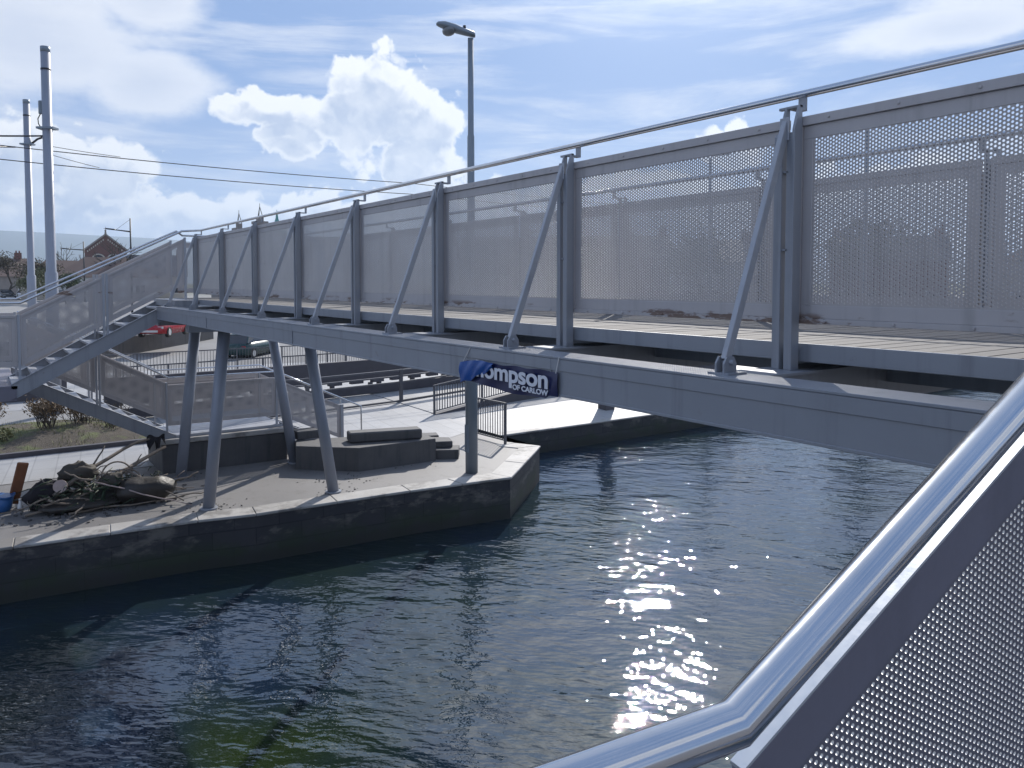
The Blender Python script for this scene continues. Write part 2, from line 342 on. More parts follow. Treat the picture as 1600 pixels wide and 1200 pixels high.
# ------------------------------------------------------------------ mesh helpers
WO = {}     # world origin of every object made here
def V(*a): return Vector(a)
class MB:
    def __init__(s): s.v = []; s.f = []; s.sm = []; s.uv = {}; s.alt = set()
    def add(s, vs, fs, smooth=False):
        k = len(s.v); s.v += [tuple(p) for p in vs]
        for f in fs: s.f.append(tuple(i+k for i in f)); s.sm.append(smooth)
        return s
    def hexa(s, q, n):
        """quad q (4 points) extruded by vector n"""
        q = [Vector(p) for p in q]; n = Vector(n)
        if (q[1]-q[0]).cross(q[2]-q[1]).dot(n) < 0: q.reverse()
        return s.add(q + [p+n for p in q], [(3, 2, 1, 0), (4, 5, 6, 7), (0, 1, 5, 4), (1, 2, 6, 5), (2, 3, 7, 6), (3, 0, 4, 7)])
    def box(s, x0, x1, y0, y1, z0, z1):
        x0, x1 = min(x0, x1), max(x0, x1); y0, y1 = min(y0, y1), max(y0, y1); z0, z1 = min(z0, z1), max(z0, z1)
        return s.hexa([(x0, y0, z0), (x1, y0, z0), (x1, y1, z0), (x0, y1, z0)], (0, 0, z1-z0))
    def bar(s, p0, p1, w, h, up=(0, 0, 1)):
        p0, p1 = Vector(p0), Vector(p1); d = (p1-p0).normalized(); up = Vector(up)
        if abs(d.dot(up)) > .98: up = Vector((1, 0, 0))
        a = d.cross(up).normalized()*w/2; b = a.cross(d).normalized()*h/2
        return s.hexa([p0-a-b, p0+a-b, p0+a+b, p0-a+b], p1-p0)
    def prism(s, poly, z0, z1):
        n = len(poly)
        area = sum(poly[i][0]*poly[(i+1) % n][1]-poly[(i+1) % n][0]*poly[i][1] for i in range(n))
        if area < 0: poly = poly[::-1]
        return s.add([(x, y, z0) for x, y in poly]+[(x, y, z1) for x, y in poly],
                     [tuple(range(n))[::-1], tuple(range(n, 2*n))]+[(i, (i+1) % n, (i+1) % n+n, i+n) for i in range(n)])
    def extr(s, pts, n):
        """planar polygon extruded by n"""
        pts = [Vector(p) for p in pts]; n = Vector(n); k = len(pts)
        nn = Vector((0, 0, 0))
        for i in range(k): nn += pts[i].cross(pts[(i+1) % k])
        if nn.dot(n) < 0: pts.reverse()
        return s.add(pts+[p+n for p in pts], [tuple(range(k))[::-1], tuple(range(k, 2*k))]+[(i, (i+1) % k, (i+1) % k+k, i+k) for i in range(k)])
    def tube(s, pts, r, n=12, caps=True, smooth=True):
        pts = [Vector(p) for p in pts]; m = len(pts); rs = r if isinstance(r, (list, tuple)) else [r]*m
        ref = None; rings = []
        for i, p in enumerate(pts):
            d0 = (pts[i]-pts[i-1]).normalized() if i else (pts[1]-pts[0]).normalized()
            d1 = (pts[i+1]-pts[i]).normalized() if i < m-1 else d0
            t = (d0+d1).normalized()
            if ref is None:
                ref = Vector((0, 0, 1)) if abs(t.z) < .9 else Vector((1, 0, 0))
            a = (ref-t*ref.dot(t)).normalized(); b = t.cross(a); ref = a
            k = 1/max(.5, t.dot(d0))
            rr = []
            bend = (d1-d0)
            for j in range(n):
                w = 2*pi*j/n; o = a*cos(w)*rs[i]+b*sin(w)*rs[i]
                if bend.length > 1e-4:
                    bn = bend.normalized(); bn = (bn-t*bn.dot(t)).normalized(); o += bn*(o.dot(bn))*(k-1)
                rr.append(p+o)
            rings += rr
        fs = [(i*n+j, i*n+(j+1) % n, (i+1)*n+(j+1) % n, (i+1)*n+j) for i in range(m-1) for j in range(n)]
        s.add(rings, fs, smooth)
        if caps:
            k = len(s.v)-len(rings); s.f += [tuple(k+j for j in range(n))[::-1], tuple(k+(m-1)*n+j for j in range(n))]; s.sm += [False, False]
        return s
    def blob(s, c, rx, ry, rz, seed=0, rough=.25, nu=18, nv=12, sc_=1.5):
        c = Vector(c); vs = []
        for i in range(nv+1):
            ph = pi*i/nv
            for j in range(nu):
                th = 2*pi*j/nu; d = Vector((sin(ph)*cos(th), sin(ph)*sin(th), cos(ph)))
                k = 1+rough*mnoise.fractal(d*sc_+Vector((seed*3.7, seed, 1)), .9, 2.0, 4)
                vs.append(c+Vector((d.x*rx*k, d.y*ry*k, d.z*rz*k)))
        return s.add(vs, [(i*nu+j, (i+1)*nu+j, (i+1)*nu+(j+1) % nu, i*nu+(j+1) % nu) for i in range(nv) for j in range(nu)], True)
    def sheet(s, a, b, c, d, n):
        """thin plate a-b-c-d (a,b bottom; c,d top) with metre UVs on both faces"""
        a, b, c, d = map(Vector, (a, b, c, d)); n = Vector(n); h = (b-a).copy(); h.z = 0; h.normalize()
        k0 = len(s.f); s.hexa([a, b, c, d], n)
        k = len(s.v)-8
        for fi in (k0, k0+1):
            s.uv[fi] = [((Vector(s.v[i])-a).dot(h), s.v[i][2]) for i in s.f[fi]]
        return s
    def build(s, name, m, parent=None, bevel=0.0, origin=None):
        me = bpy.data.meshes.new(name); me.from_pydata(s.v, [], s.f)
        for i, p in enumerate(me.polygons): p.use_smooth = s.sm[i]
        if s.uv:
            ul = me.uv_layers.new(name='UVMap')
            for p in me.polygons:
                u = s.uv.get(p.index)
                for q, li in enumerate(p.loop_indices): ul.data[li].uv = u[q] if u else (.004, .001)
        me.materials.append(m)
        if s.alt:
            me.materials.append(EDGEM)
            for i in s.alt: me.polygons[i].material_index = 1
        o = bpy.data.objects.new(name, me); col.objects.link(o)
        if origin is not None:
            og = Vector(origin); me.transform(Matrix.Translation(-og)); o.location = og; WO[o] = og
        else: WO[o] = Vector((0, 0, 0))
        if parent is not None:
            o.parent = parent; o.matrix_parent_inverse = Matrix.Translation(-WO[parent])
        if bevel:
            bv = o.modifiers.new('bevel', 'BEVEL'); bv.width = bevel; bv.segments = 1; bv.limit_method = 'ANGLE'
        return o

def thing(name, loc, label, cat, group=None):
    o = bpy.data.objects.new(name, None); col.objects.link(o); o.location = loc; WO[o] = Vector(loc); o.empty_display_size = .2
    tag(o, label, cat, group); return o
def tag(o, label, cat, group=None):
    o['label'] = label; o['category'] = cat
    if group: o['group'] = group
    return o
def struct(o, kind='structure'):
    o['kind'] = kind; return o
def shift(o, d, parent=None):
    """copy of a part and of its sub-parts, moved by d"""
    c = o.copy(); col.objects.link(c); c.location = o.location + Vector(d); WO[c] = WO[o] + Vector(d)
    if parent is not None and parent is not o.parent: c.parent = parent; c.matrix_parent_inverse = Matrix.Translation(-WO[parent])
    for ch in list(o.children):
        k = ch.copy(); col.objects.link(k); k.parent = c; WO[k] = WO[ch]+Vector(d)
    return c

# ------------------------------------------------------------------ setting: canal, quay, ground, hills
EDGE = [(15.9, 60), (15.55, 1.2), (15.43, -.51), (15.13, -3.43), (14.9, -4.45), (14.67, -7.67), (14.34, -10.1), (16.19, -12.21), (16.66, -12.72), (17.35, -12.36), (19.38, -12.62), (19.46, -130)]
def grid_sheet(name, xs, ys, zf, m, kind='structure'):
    vs = [(x, y, zf(x, y)) for x in xs for y in ys]; n = len(ys)
    fs = [(i*n+j, (i+1)*n+j, (i+1)*n+j+1, i*n+j+1) for i in range(len(xs)-1) for j in range(n-1)]
    return struct(MB().add(vs, fs).build(name, m), kind)
wat = MB().add([(-6, -140, WATER), (24, -140, WATER), (24, 70, WATER), (-6, 70, WATER)], [(0, 1, 2, 3)]); struct(wat.build('water', WATERM))
struct(MB().add([(-8, -140, WATER-2.2), (24, -140, WATER-2.2), (24, 70, WATER-2.2), (-8, 70, WATER-2.2)], [(0, 1, 2, 3)]).build('canal_bed', MUD))
# quay surface from the canal edge back to x = 24, then the wide ground sheet rising gently towards the street
g = MB(); back = [(24.0, y) for _, y in EDGE]
n = len(EDGE)
EZ = lambda x, y: G-.22 if x > 19 and y < -12 else G
g.add([(x, y, EZ(x, y)) for x, y in EDGE]+[(x, y, G) for x, y in back], [(i, i+1, n+i+1, n+i) for i in range(n-1)])
struct(g.build('quay', QUAY))
def gz(x, y):
    d = sqrt(x*x+y*y); k = max(0, min(1, (d-44)/60)); return G + 2.1*k*k*(3-2*k)
xs = [24, 30, 36, 42, 50, 60, 72, 86, 104, 130, 180, 300, 700, 1800, 5200]
ys = [-5200, -1800, -700, -300, -180, -140, -110, -85, -65, -50, -38, -28, -20, -12, -5, 2, 10, 20, 32, 60, 120, 300, 1000, 5200]
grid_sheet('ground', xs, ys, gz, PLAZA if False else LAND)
def slab(name, poly, z, m): return struct(MB().add([(x, y, z) for x, y in poly], [tuple(range(len(poly)))]).build(name, m))
slab('plaza', [(18.9, -10.9), (20.6, -9.2), (21.3, -5.2), (21.0, 30), (23.4, 30), (23.45, -4.6), (24.6, -4.9), (31.5, -5.2), (36, 30), (43, 30), (43, -130), (22.4, -130), (22.4, -12.95), (19.9, -12.9)][::1], G+.006, PLAZA)
struct(MB().add([(19.5, -12.66, G-.212), (19.52, -130, G-.212), (22.4, -130, G+.006), (22.4, -12.9, G+.006)], [(0, 1, 2, 3)]).build('plaza', PLAZA))
slab('street', [(43, 60), (60, 60), (60, -160), (43, -160)], 0, TARMAC)
bpy.data.objects['street'].location.z = G + .004
me = bpy.data.objects['street'].data
# coping stones along the canal edge and the masonry face under them
wm = MB(); cp = MB()
for i in range(len(EDGE)-1):
    a, b = Vector((*EDGE[i], 0)), Vector((*EDGE[i+1], 0)); d = (b-a).normalized(); nrm = Vector((-d.y, d.x, 0))
    if nrm.x < 0 and i < 6: nrm = -nrm
    if i >= 6: nrm = Vector((-d.y, d.x, 0))
    wm.add([a+V(0, 0, WATER-2.2), b+V(0, 0, WATER-2.2), b+V(0, 0, EZ(b.x, b.y)-.004), a+V(0, 0, EZ(a.x, a.y)-.004)], [(0, 1, 2, 3)])
struct(wm.build('quay_wall', WALL))
def offset_line(pts, w):
    out = []
    for i, p in enumerate(pts):
        p = Vector((*p, 0)); d0 = (Vector((*pts[i], 0))-Vector((*pts[i-1], 0))).normalized() if i else None
        d1 = (Vector((*pts[i+1], 0))-p).normalized() if i < len(pts)-1 else d0
        d0 = d0 or d1; t = (d0+d1).normalized(); nr = Vector((-t.y, t.x, 0)); out.append(p+nr*w/max(.6, t.dot(d0)))
    return out
E3 = EDGE[1:]; i_in = offset_line(E3, .52); i_out = offset_line(E3, -.03)
if (i_in[2].x < E3[2][0]): i_in = offset_line(E3, -.52); i_out = offset_line(E3, .03)
for i in range(len(E3)-1):
    L = (i_out[i+1]-i_out[i]).length; k = max(1, round(min(L, 60)/1.35))
    for j in range(k):
        t0, t1 = j/k+.004/max(L/k, .1)/k, (j+1)/k-.004/max(L/k, .1)/k
        p = [i_out[i].lerp(i_out[i+1], t0), i_out[i].lerp(i_out[i+1], t1), i_in[i].lerp(i_in[i+1], t1), i_in[i].lerp(i_in[i+1], t0)]
        h = R.uniform(-.004, .006)
        z0, z1 = EZ(*E3[i]), EZ(*E3[i+1]); zz = (lambda u: z0+(z1-z0)*u)
        cp.hexa([q+V(0, 0, zz(u)-.03) for q, u in zip(p, (t0, t1, t1, t0))], (0, 0, .055+h))
struct(cp.build('coping', COPING, bevel=.012))
# near bank behind the photographer
nb = MB(); nb.prism([(-4.5, 70), (-4.5, -140), (-400, -140), (-400, 70)], G-3.2, G); struct(nb.build('near_quay', QUAY))
# hills
def hills():
    vs = []; N = 90
    for i in range(N+1):
        a = -TH + radians(62) - radians(124)*i/N      # heading from +x
        u = degrees(-(a+TH))
        base = 3.05 - .012*(u+33) + .35*mnoise.noise(Vector((u*.045, 3, 0))) + .1*mnoise.noise(Vector((u*.2, 1, 0)))
        if u > -24: base -= (u+24)*.07
        base = max(base, 1.15+.25*mnoise.noise(Vector((u*.08, 9, 0))))
        for dist, k in ((3600, -.6), (4200, .5), (4800, .85), (5100, 1.0), (5600, .7)):
            vs.append((dist*cos(a), dist*sin(a), max(-60, 5100*math.tan(radians(base))*k - (80 if k < 0 else 0))))
    fs = [(i*5+j, (i+1)*5+j, (i+1)*5+j+1, i*5+j+1) for i in range(N) for j in range(4)]
    return struct(MB().add(vs, fs, True).build('hills', HILL))
hills()
# planting bed at the left, with a dark kerb
bed = MB(); bp = [(23.5, 6), (23.45, -.5), (23.4, -4.45), (24.8, -4.6), (28.9, -4.2), (29.2, 6)]
nx, ny = 24, 40; vs = []
for i in range(nx+1):
    for j in range(ny+1):
        u, v = i/nx, j/ny; x = 23.5+5.4*u; y = 6-10.5*v
        vs.append((x, y, G+.02+.34*sin(pi*min(1, u*1.15))*min(1, (1-v)*4+.25)+.05*mnoise.noise(Vector((x*1.7, y*1.7, 0)))))
bed.add(vs, [(i*(ny+1)+j, i*(ny+1)+j+1, (i+1)*(ny+1)+j+1, (i+1)*(ny+1)+j) for i in range(nx) for j in range(ny)], True)
struct(bed.build('planting_bed', SOIL))
kb = MB(); kb.box(23.3, 23.48, 6, -4.6, G-.1, G+.13); kb.box(23.48, 28.9, -4.48, -4.62, G-.1, G+.11); struct(kb.build('kerb', DARKW))
pale = slab('path', [(20.35, 30), (20.35, -3.7), (23.3, -4.3), (23.3, 30)], G+.010, PLAZA)

# ------------------------------------------------------------------ the footbridge
bridge = thing('footbridge', (6, -5.1, -.5), 'grey steel footbridge with perforated parapets crossing the canal on slanted legs', 'footbridge')
X0, S = 2.692, 2.0
KS = list(range(-2, 8))
def girder(sgn, yo):
    """yo = outer face (y), sgn = +1 outer face looks to +y"""
    b = MB(); i = -sgn
    b.box(-2.2, 17.25, yo, yo+i*.24, -.742, -.502)
    b.box(-2.2, 17.25, yo+sgn*.010, yo+i*.25, -.505, -.490)
    b.box(-2.2, 17.25, yo+sgn*.007, yo, -.585, -.507)
    b.box(-2.2, 17.25, yo+sgn*.008, yo+i*.25, -.755, -.739)
    for x in (.4, 4.05, 9.1, 13.2): b.box(x-.004, x+.004, yo, yo+sgn*.0095, -.738, -.507)      # weld seams
    return b.build('girder', STEEL, bridge, bevel=.002)
girder(1, -3.19); girder(-1, -7.03)
for yy in (-4.75, -5.5, -6.18):
    MB().box(-2.2, 18.9, yy-.05, yy+.05, -.62, -.434).build('stringer', STEEL, bridge)
cb0 = None
for k in KS:
    x = X0+S*k
    if cb0 is None:
        b = MB(); b.box(x-.13, x+.11, -3.44, -6.78, -.735, -.512); b.box(x-.15, x+.13, -3.44, -6.78, -.512, -.497); cb0 = b.build('crossbeam', STEEL, bridge)
    else: shift(cb0, (S*(k-KS[0]), 0, 0))
# deck boards run across the bridge
b = MB(); x = -2.25
while x < 18.95:
    w = .135; b.box(x, x+w-.013, -3.905, -6.295, -.434+.025+.002*R.random(), -.352+.003*R.random()); x += w
b.build('deck', DECK, bridge)
for yy in (-3.88, -6.29):
    b = MB(); b.box(-2.25, 18.95, yy-.025, yy, -.45, -.346); b.build('edge_beam', STEEL, bridge, bevel=.003)

def post_set(x, side):
    """twin-leg post with its brace, clevis and rail bracket; side=+1 near parapet, -1 far parapet (mirrored about y=-5.085)"""
    my = (lambda L: -L) if side > 0 else (lambda L: -(10.17-L))
    p = MB()
    for s in (-1, 1):
        xc = x+s*.040
        prof = [(3.790, -.497), (3.862, -.497), (3.862, 1.0), (3.835, 1.0), (3.79, .86)]
        p.extr([(xc-.029, my(L), z) for L, z in prof], (.017, 0, 0))
        p.extr([(xc-.012, my(L), z) for L, z in [(3.80, -.497), (3.815, -.497), (3.815, .85), (3.80, .83)]], (.041, 0, 0))
    for z in (.18, .62): p.box(x-.028, x+.028, my(3.80), my(3.86), z, z+.012)
    p.box(x-.069, x+.069, my(3.836), my(3.862), .985, 1.0)
    po = p.build('post', STEEL, bridge, bevel=.002)
    r = MB(); r.bar((x, my(3.85), .993), (x, my(3.965), .993), .05, .012)
    r.box(x-.025, x+.025, my(3.957), my(3.969), .987, 1.068)
    r.build('bracket', STEEL, po)
    q = MB(); q.bar((x, my(3.312), -.415), (x, my(3.812), .905), .034, .05, up=(0, 1, 0))
    q.box(x-.03, x+.03, my(3.80), my(3.79), .80, .93)
    br = q.build('brace', GALV, bridge, bevel=.003)
    c = MB()
    for s in (-1, 1):
        c.extr([(x+s*.026-.006, my(L), z) for L, z in [(3.262, -.49), (3.362, -.49), (3.362, -.43), (3.34, -.395), (3.285, -.395), (3.262, -.43)]], (.012, 0, 0))
    c.tube([(x-.055, my(3.312), -.425), (x+.055, my(3.312), -.425)], .014, 8); c.tube([(x+.034, my(3.312), -.425), (x+.05, my(3.312), -.425)], .022, 6)
    c.box(x-.07, x+.07, my(3.25), my(3.40), -.492, -.478)
    c.build('clevis', STEEL, br)
    return po, br
for side in (1, -1):
    po, br = post_set(X0+S*KS[0], side)
    for k in KS[1:]:
        shift(po, (S*(k-KS[0]), 0, 0)); shift(br, (S*(k-KS[0]), 0, 0))

def perf_plate(P, L0, L1, lo, hi, nv, p, r, strip_w):
    """real perforated plate: hexagonal cells with a round hole each, solid cells under the frame"""
    m = MB(); idx = {}; th = .0015
    def vert(s, z, k):
        key = (round(s*1e5), round(z*1e5), k)
        if key not in idx: idx[key] = len(m.v); m.v.append(tuple(P(s, z)+nv*(th if k else -th)))
        return idx[key]
    cs = [(cos(pi*k/6), sin(pi*k/6)) for k in range(12)]; ro = [p/sqrt(3) if k % 2 == 0 else p/2 for k in range(12)]
    pitch = p*sqrt(3)/2; n = int((L1-L0)/pitch)+2
    for i in range(-1, n):
        s = L0+i*pitch; zl, zh = lo(s), hi(s); z = math.floor(zl/p)*p-p+(p/2 if i % 2 else 0); sl_ = abs(lo(L1)-lo(L0))/(L1-L0)
        mg = r+strip_w*.0+.0012+r*sl_
        while z < zh+p:
            if z > zl-p:
                hole = (zl+mg < z < zh-mg) and (L0+mg < s < L1-mg)
                A = [(vert(s+cs[k][0]*ro[k], z+cs[k][1]*ro[k], 0), vert(s+cs[k][0]*ro[k], z+cs[k][1]*ro[k], 1)) for k in range(12)]
                if hole:
                    B = []
                    for k in range(12):
                        q = len(m.v); m.v.append(tuple(P(s+cs[k][0]*r, z+cs[k][1]*r)-nv*th)); m.v.append(tuple(P(s+cs[k][0]*r, z+cs[k][1]*r)+nv*th)); B.append((q, q+1))
                    for k in range(12):
                        j = (k+1) % 12
                        m.f += [(A[k][0], A[j][0], B[j][0], B[k][0]), (A[k][1], B[k][1], B[j][1], A[j][1]), (B[k][0], B[j][0], B[j][1], B[k][1])]; m.sm += [False]*3; m.alt.add(len(m.f)-1)
                elif zl-.6*p < z < zh+.6*p and L0-.6*p < s < L1+.6*p:
                    m.f += [tuple(a[0] for a in A), tuple(a[1] for a in A)[::-1]]; m.sm += [False]*2
            z += p
    return m
def panel(parent, a, b, zb0, zt0, nrm, m_sheet=PERF, border=.075, top=.052, name='railing_panel', toth=.04, m_frame=BORDER, zb1=None, zt1=None, cap=None, geo=None):
    """framed perforated panel between plan points a and b; bottom/top heights at a: zb0, zt0, at b: zb1, zt1"""
    zb1 = zb0 if zb1 is None else zb1; zt1 = zt0 if zt1 is None else zt1
    A, B = V(a[0], a[1], 0), V(b[0], b[1], 0); L = (B-A).length; d = (B-A)/L; nv = V(*nrm).normalized()
    zb = lambda s: zb0+(zb1-zb0)*s/L
    zt = lambda s: zt0+(zt1-zt0)*s/L
    P = lambda s, z: A+d*s+V(0, 0, z)
    f = MB()
    def strip(s0, s1, lo, hi, th):
        f.hexa([P(s0, lo(s0))-nv*th/2, P(s1, lo(s1))-nv*th/2, P(s1, hi(s1))-nv*th/2, P(s0, hi(s0))-nv*th/2], nv*th)
    strip(0, L, lambda s: zt(s)-top, zt, toth)
    strip(0, L, zb, lambda s: zb(s)+.03, toth*.8)
    for s0, s1 in ((0, .03), (L-.03, L)): strip(s0, s1, lambda s: zb(s)+.03, lambda s: zt(s)-top, toth*.8)
    strip(.03, L-.03, lambda s: zt(s)-top-border, lambda s: zt(s)-top, .008)
    strip(.03, L-.03, lambda s: zb(s)+.03, lambda s: zb(s)+.03+border, .008)
    for s0, s1 in ((.03, .03+border*.8), (L-.03-border*.8, L-.03)): strip(s0, s1, lambda s: zb(s)+.03+border, lambda s: zt(s)-top-border, .008)
    if geo and not cap:
        for k in range(5):                      # screw heads along the frame
            q = L*(k+.5)/5
            for zz in (zb(q)+.016, zt(q)-top*.5): f.tube([P(q, zz)-nv*toth*.40, P(q, zz)-nv*(-toth*.5-.006)], .008, 8)
    fo = f.build(name, m_frame, parent, bevel=.002)
    if cap:
        f = MB(); strip(0, L, zt, lambda s: zt(s)+.004, toth+.001); f.build('top_glare_strip', cap, fo)  # added strip: paints the frame's top face as bright as if lit
    s0, s1 = .03+border*.8, L-.03-border*.8
    sh = MB(); lo = lambda s: zb(s)+.03+border
    hi = lambda s: zt(s)-top-border
    if geo:
        perf_plate(P, s0, s1, lo, hi, nv, geo[0], geo[1], 0).build('perforated_sheet', m_sheet, fo); return fo
    sh.sheet(P(s0, lo(s0))-nv*.0015, P(s1, lo(s1))-nv*.0015, P(s1, hi(s1))-nv*.0015, P(s0, hi(s0))-nv*.0015, nv*.003)
    sh.build('perforated_sheet', m_sheet, fo)
    return fo
for yy in (-3.885, -6.285):
    p0 = panel(bridge, (X0+S*KS[0]+.034, yy), (X0+S*KS[1]-.034, yy), -.232, .935, (0, 1, 0), m_sheet=PERFG, geo=(.020, .0063))
    for k in KS[1:-1]: shift(p0, (S*(k-KS[0]), 0, 0))
panel(bridge, (X0+S*7+.034, -6.285), (18.88, -6.285), -.232, .935, (0, 1, 0))
panel(bridge, (18.92, -3.95), (18.92, -6.25), -.232, .935, (1, 0, 0))
# handrails
NRAIL = MB(); NRAIL.tube([(-2.2, -3.963, 1.085), (6, -3.963, 1.088), (16.75, -3.963, 1.085), (17.2, -3.90, 1.10), (17.33, -3.72, 1.09), (17.33, -.80, -.385), (17.33, 1.4, -.385)], .0225, 14)
NRAIL.build('handrail', STAIN, bridge)
MB().tube([(-2.2, -6.207, 1.085), (18.8, -6.207, 1.085), (18.84, -4.05, 1.085), (18.72, -3.90, 1.17), (18.72, -.80, -.33), (18.72, 1.4, -.33)], .0225, 12).build('handrail', STAIN, bridge)
# legs: four slanted tubes, with a head beam on each pair
for (bx, by, tx, ty) in ((15.83, -3.80, 15.83, -4.16), (15.55, -6.30, 15.72, -5.82), (18.71, -3.89, 18.7, -4.28), (18.68, -6.55, 18.7, -6.0)):
    l = MB(); l.tube([(bx, by, G+.02), (tx, ty, -.94)], .118, 20)
    lo = l.build('leg', POLEM, bridge); f = MB(); f.tube([(bx, by, G-.01), (bx, by, G+.035)], .17, 16)
    f.build('base_plate', STEEL, lo)
for x in (15.76, 18.7):
    MB().box(x-.13, x+.13, -3.45, -6.75, -.96, -.757).build('head_beam', STEEL, bridge, bevel=.004)
for yy in (-4.2, -5.95): MB().box(15.9, 18.56, yy-.07, yy+.07, -.93, -.76).build('tie_beam', STEEL, bridge)

def stair(x0, x1, La, za, Lb, zb_, nstep, label, rails=True, panels=None, post_at=()):
    """flight from plan y=-La (nosing height za) to y=-Lb (zb_); x0 near side, x1 far side"""
    s = MB(); dep = .30
    for x in (x0, x1-.05):
        s.hexa([(x, -La, za-dep), (x, -Lb, zb_-dep), (x, -Lb, zb_), (x, -La, za)], (.05, 0, 0))
        for off in (0.0, -dep):
            s.hexa([(x-.02, -La, za+off-.006), (x-.02, -Lb, zb_+off-.006), (x-.02, -Lb, zb_+off+.006), (x-.02, -La, za+off+.006)], (.09, 0, 0))
    so_ = s.build('stair_flight', STEEL, bridge); so_['label'] = label
    t0 = None
    for i in range(nstep):
        k = (i+.5)/nstep; L = La+(Lb-La)*k; z = za+(zb_-za)*k
        if t0 is None:
            t0 = MB().box(x0+.055, x1-.055, -L-.15, -L+.15, z-.115, z-.07).build('tread', GALV, so_, bevel=.003); ref = (L, z)
        else: shift(t0, (0, -(L-ref[0]), z-ref[1]))
    return so_
f1 = stair(17.3, 18.82, 3.55, -.36, .62, -1.93, 9, 'upper flight of open steel stairs')
f2 = stair(19.45, 20.97, 3.95, -3.63, .75, -1.93, 10, 'middle flight of open steel stairs')
f3 = stair(19.45, 20.97, 6.45, -3.58, 8.25, -4.42, 5, 'lowest flight of steel stairs')
# landings
b = MB(); b.box(17.3, 20.97, 1.5, -.72, -2.02, -1.96); b.box(17.28, 20.99, 1.5, -.70, -2.24, -2.02); b.build('landing', BORDERN, bridge)
b = MB(); b.box(19.4, 21.0, -3.95, -6.5, -3.68, -3.62); b.build('landing', GALV, bridge)
b = MB(); b.box(16.75, 18.95, -3.44, -3.85, -.50, -.36); b.build('landing', STEEL, bridge)
for x, y in ((18.0, 1.0), (20.3, 1.0)): MB().tube([(x, y, G), (x, y, -2.2)], .1, 12).build('landing_leg', POLEM, bridge)
# stair parapets
def rail_run(pts, r=.021): MB().tube(pts, r, 10).build('handrail', STAIN, bridge)
for x in (17.36, 18.76):
    panel(bridge, (x, -3.76), (x, -2.30), -.03, .935, (1, 0, 0), zb1=-.80, zt1=.17)
    panel(bridge, (x, -2.20), (x, -.80), -.86, .12, (1, 0, 0), zb1=-1.60, zt1=-.615)
    panel(bridge, (x, -.74), (x, 1.3), -1.60, -.615, (1, 0, 0))
    for y0, y1, z0, z1 in ((-2.242, -2.198, -1.26, .18), (-2.302, -2.258, -1.24, .18), (-.79, -.745, -1.98, -.60), (-3.80, -3.76, -.46, .96)):
        MB().box(x-.03, x+.03, y0, y1, z0, z1).build('stair_post', GALV, bridge)
for x in (19.5, 20.92):
    panel(bridge, (x, -.85), (x, -2.28), -1.72, -.80, (1, 0, 0), zb1=-2.48, zt1=-1.52)
    panel(bridge, (x, -2.40), (x, -3.74), -2.54, -1.62, (1, 0, 0), zb1=-3.25, zt1=-2.36)
    panel(bridge, (x, -3.80), (x, -6.36), -3.40, -2.42, (1, 0, 0))
    panel(bridge, (x, -6.42), (x, -8.12), -3.38, -2.47, (1, 0, 0), zb1=-4.20, zt1=-3.30)
    for y0, y1, z0, z1 in ((-2.33, -2.29, -2.95, -1.53), (-2.39, -2.35, -2.95, -1.53), (-3.79, -3.75, -3.62, -2.36), (-6.41, -6.37, -3.62, -2.42), (-8.20, -8.12, G, -3.28)):
        MB().box(x-.035, x+.035, y0, y1, z0, z1).build('stair_post', GALV, bridge)
    zz = 0 if x < 20 else .04
    rail_run([(x, -.9, -.70+zz), (x, -2.48, -1.48+zz), (x, -3.82, -2.25+zz), (x, -6.40, -2.27+zz), (x, -8.72, -3.38+zz), (x, -8.74, G)], .02)

# the near staircase, on which the photographer stands
C = V(.477, -.607, -.436); D = V(-.117, -.993, .575); Dh = V(-.117, -.993, 0).normalized(); NN = V(.993, -.117, 0)
top = C + D*3.05
MB().tube([C-Dh*2.6, C, top, V(.0, -3.96, 1.30)], .0225, 28).build('handrail', STAIN, bridge)
def near_panel(s0, s1, slope):
    A = C+NN*.055+Dh*s0*1.0; B = C+NN*.055+Dh*s1
    k = D.z if slope else 0
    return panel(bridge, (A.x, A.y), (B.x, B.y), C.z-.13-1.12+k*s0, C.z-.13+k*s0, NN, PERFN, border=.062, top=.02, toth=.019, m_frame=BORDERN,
                 zb1=C.z-.13-1.12+k*s1, zt1=C.z-.13+k*s1, cap=TOPGLARE, geo=((.0105, .0029) if slope and s0 < 1 else (.021, .0062)))
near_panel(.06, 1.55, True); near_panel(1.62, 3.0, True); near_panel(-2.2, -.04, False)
for s in (-.0, 1.58):
    b = MB(); q = C+NN*.055+Dh*s+V(0, 0, D.z*max(s, 0)); b.box(q.x-.02, q.x+.03, q.y-.025, q.y+.025, q.z-1.5, q.z-.16); b.build('stair_post', GALV, bridge)
s = MB()
for off in (.04, -1.46):
    A = C+NN*off+V(0, 0, -1.42); Bq = A+Dh*2.75+V(0, 0, D.z*2.75)
    s.hexa([A+V(0, 0, -.30), Bq+V(0, 0, -.30), Bq, A], NN*.05)
so_ = s.build('stair_flight', STEEL, bridge); so_['label'] = 'near flight of steel stairs under the photographer'
for i in range(9):
    q = C+NN*(-.70)+V(0, 0, -1.42)+Dh*(2.75*(i+.5)/9)+V(0, 0, D.z*2.75*(i+.5)/9)
    MB().bar(q-NN*.70, q+NN*.70, .29, .04).build('tread', GALV, so_)
A = C+NN*(-.7)+V(0, 0, -1.45); MB().bar(A-Dh*2.6, A, 1.5, .08).build('landing', GALV, bridge)
for x, y in ((-.2, .6), (-.9, -3.6), (-1.2, -6.6)): MB().tube([(x, y, WATER-2), (x, y, -1.9 if y > 0 else -.75)], .13, 14).build('landing_leg', POLEM, bridge)

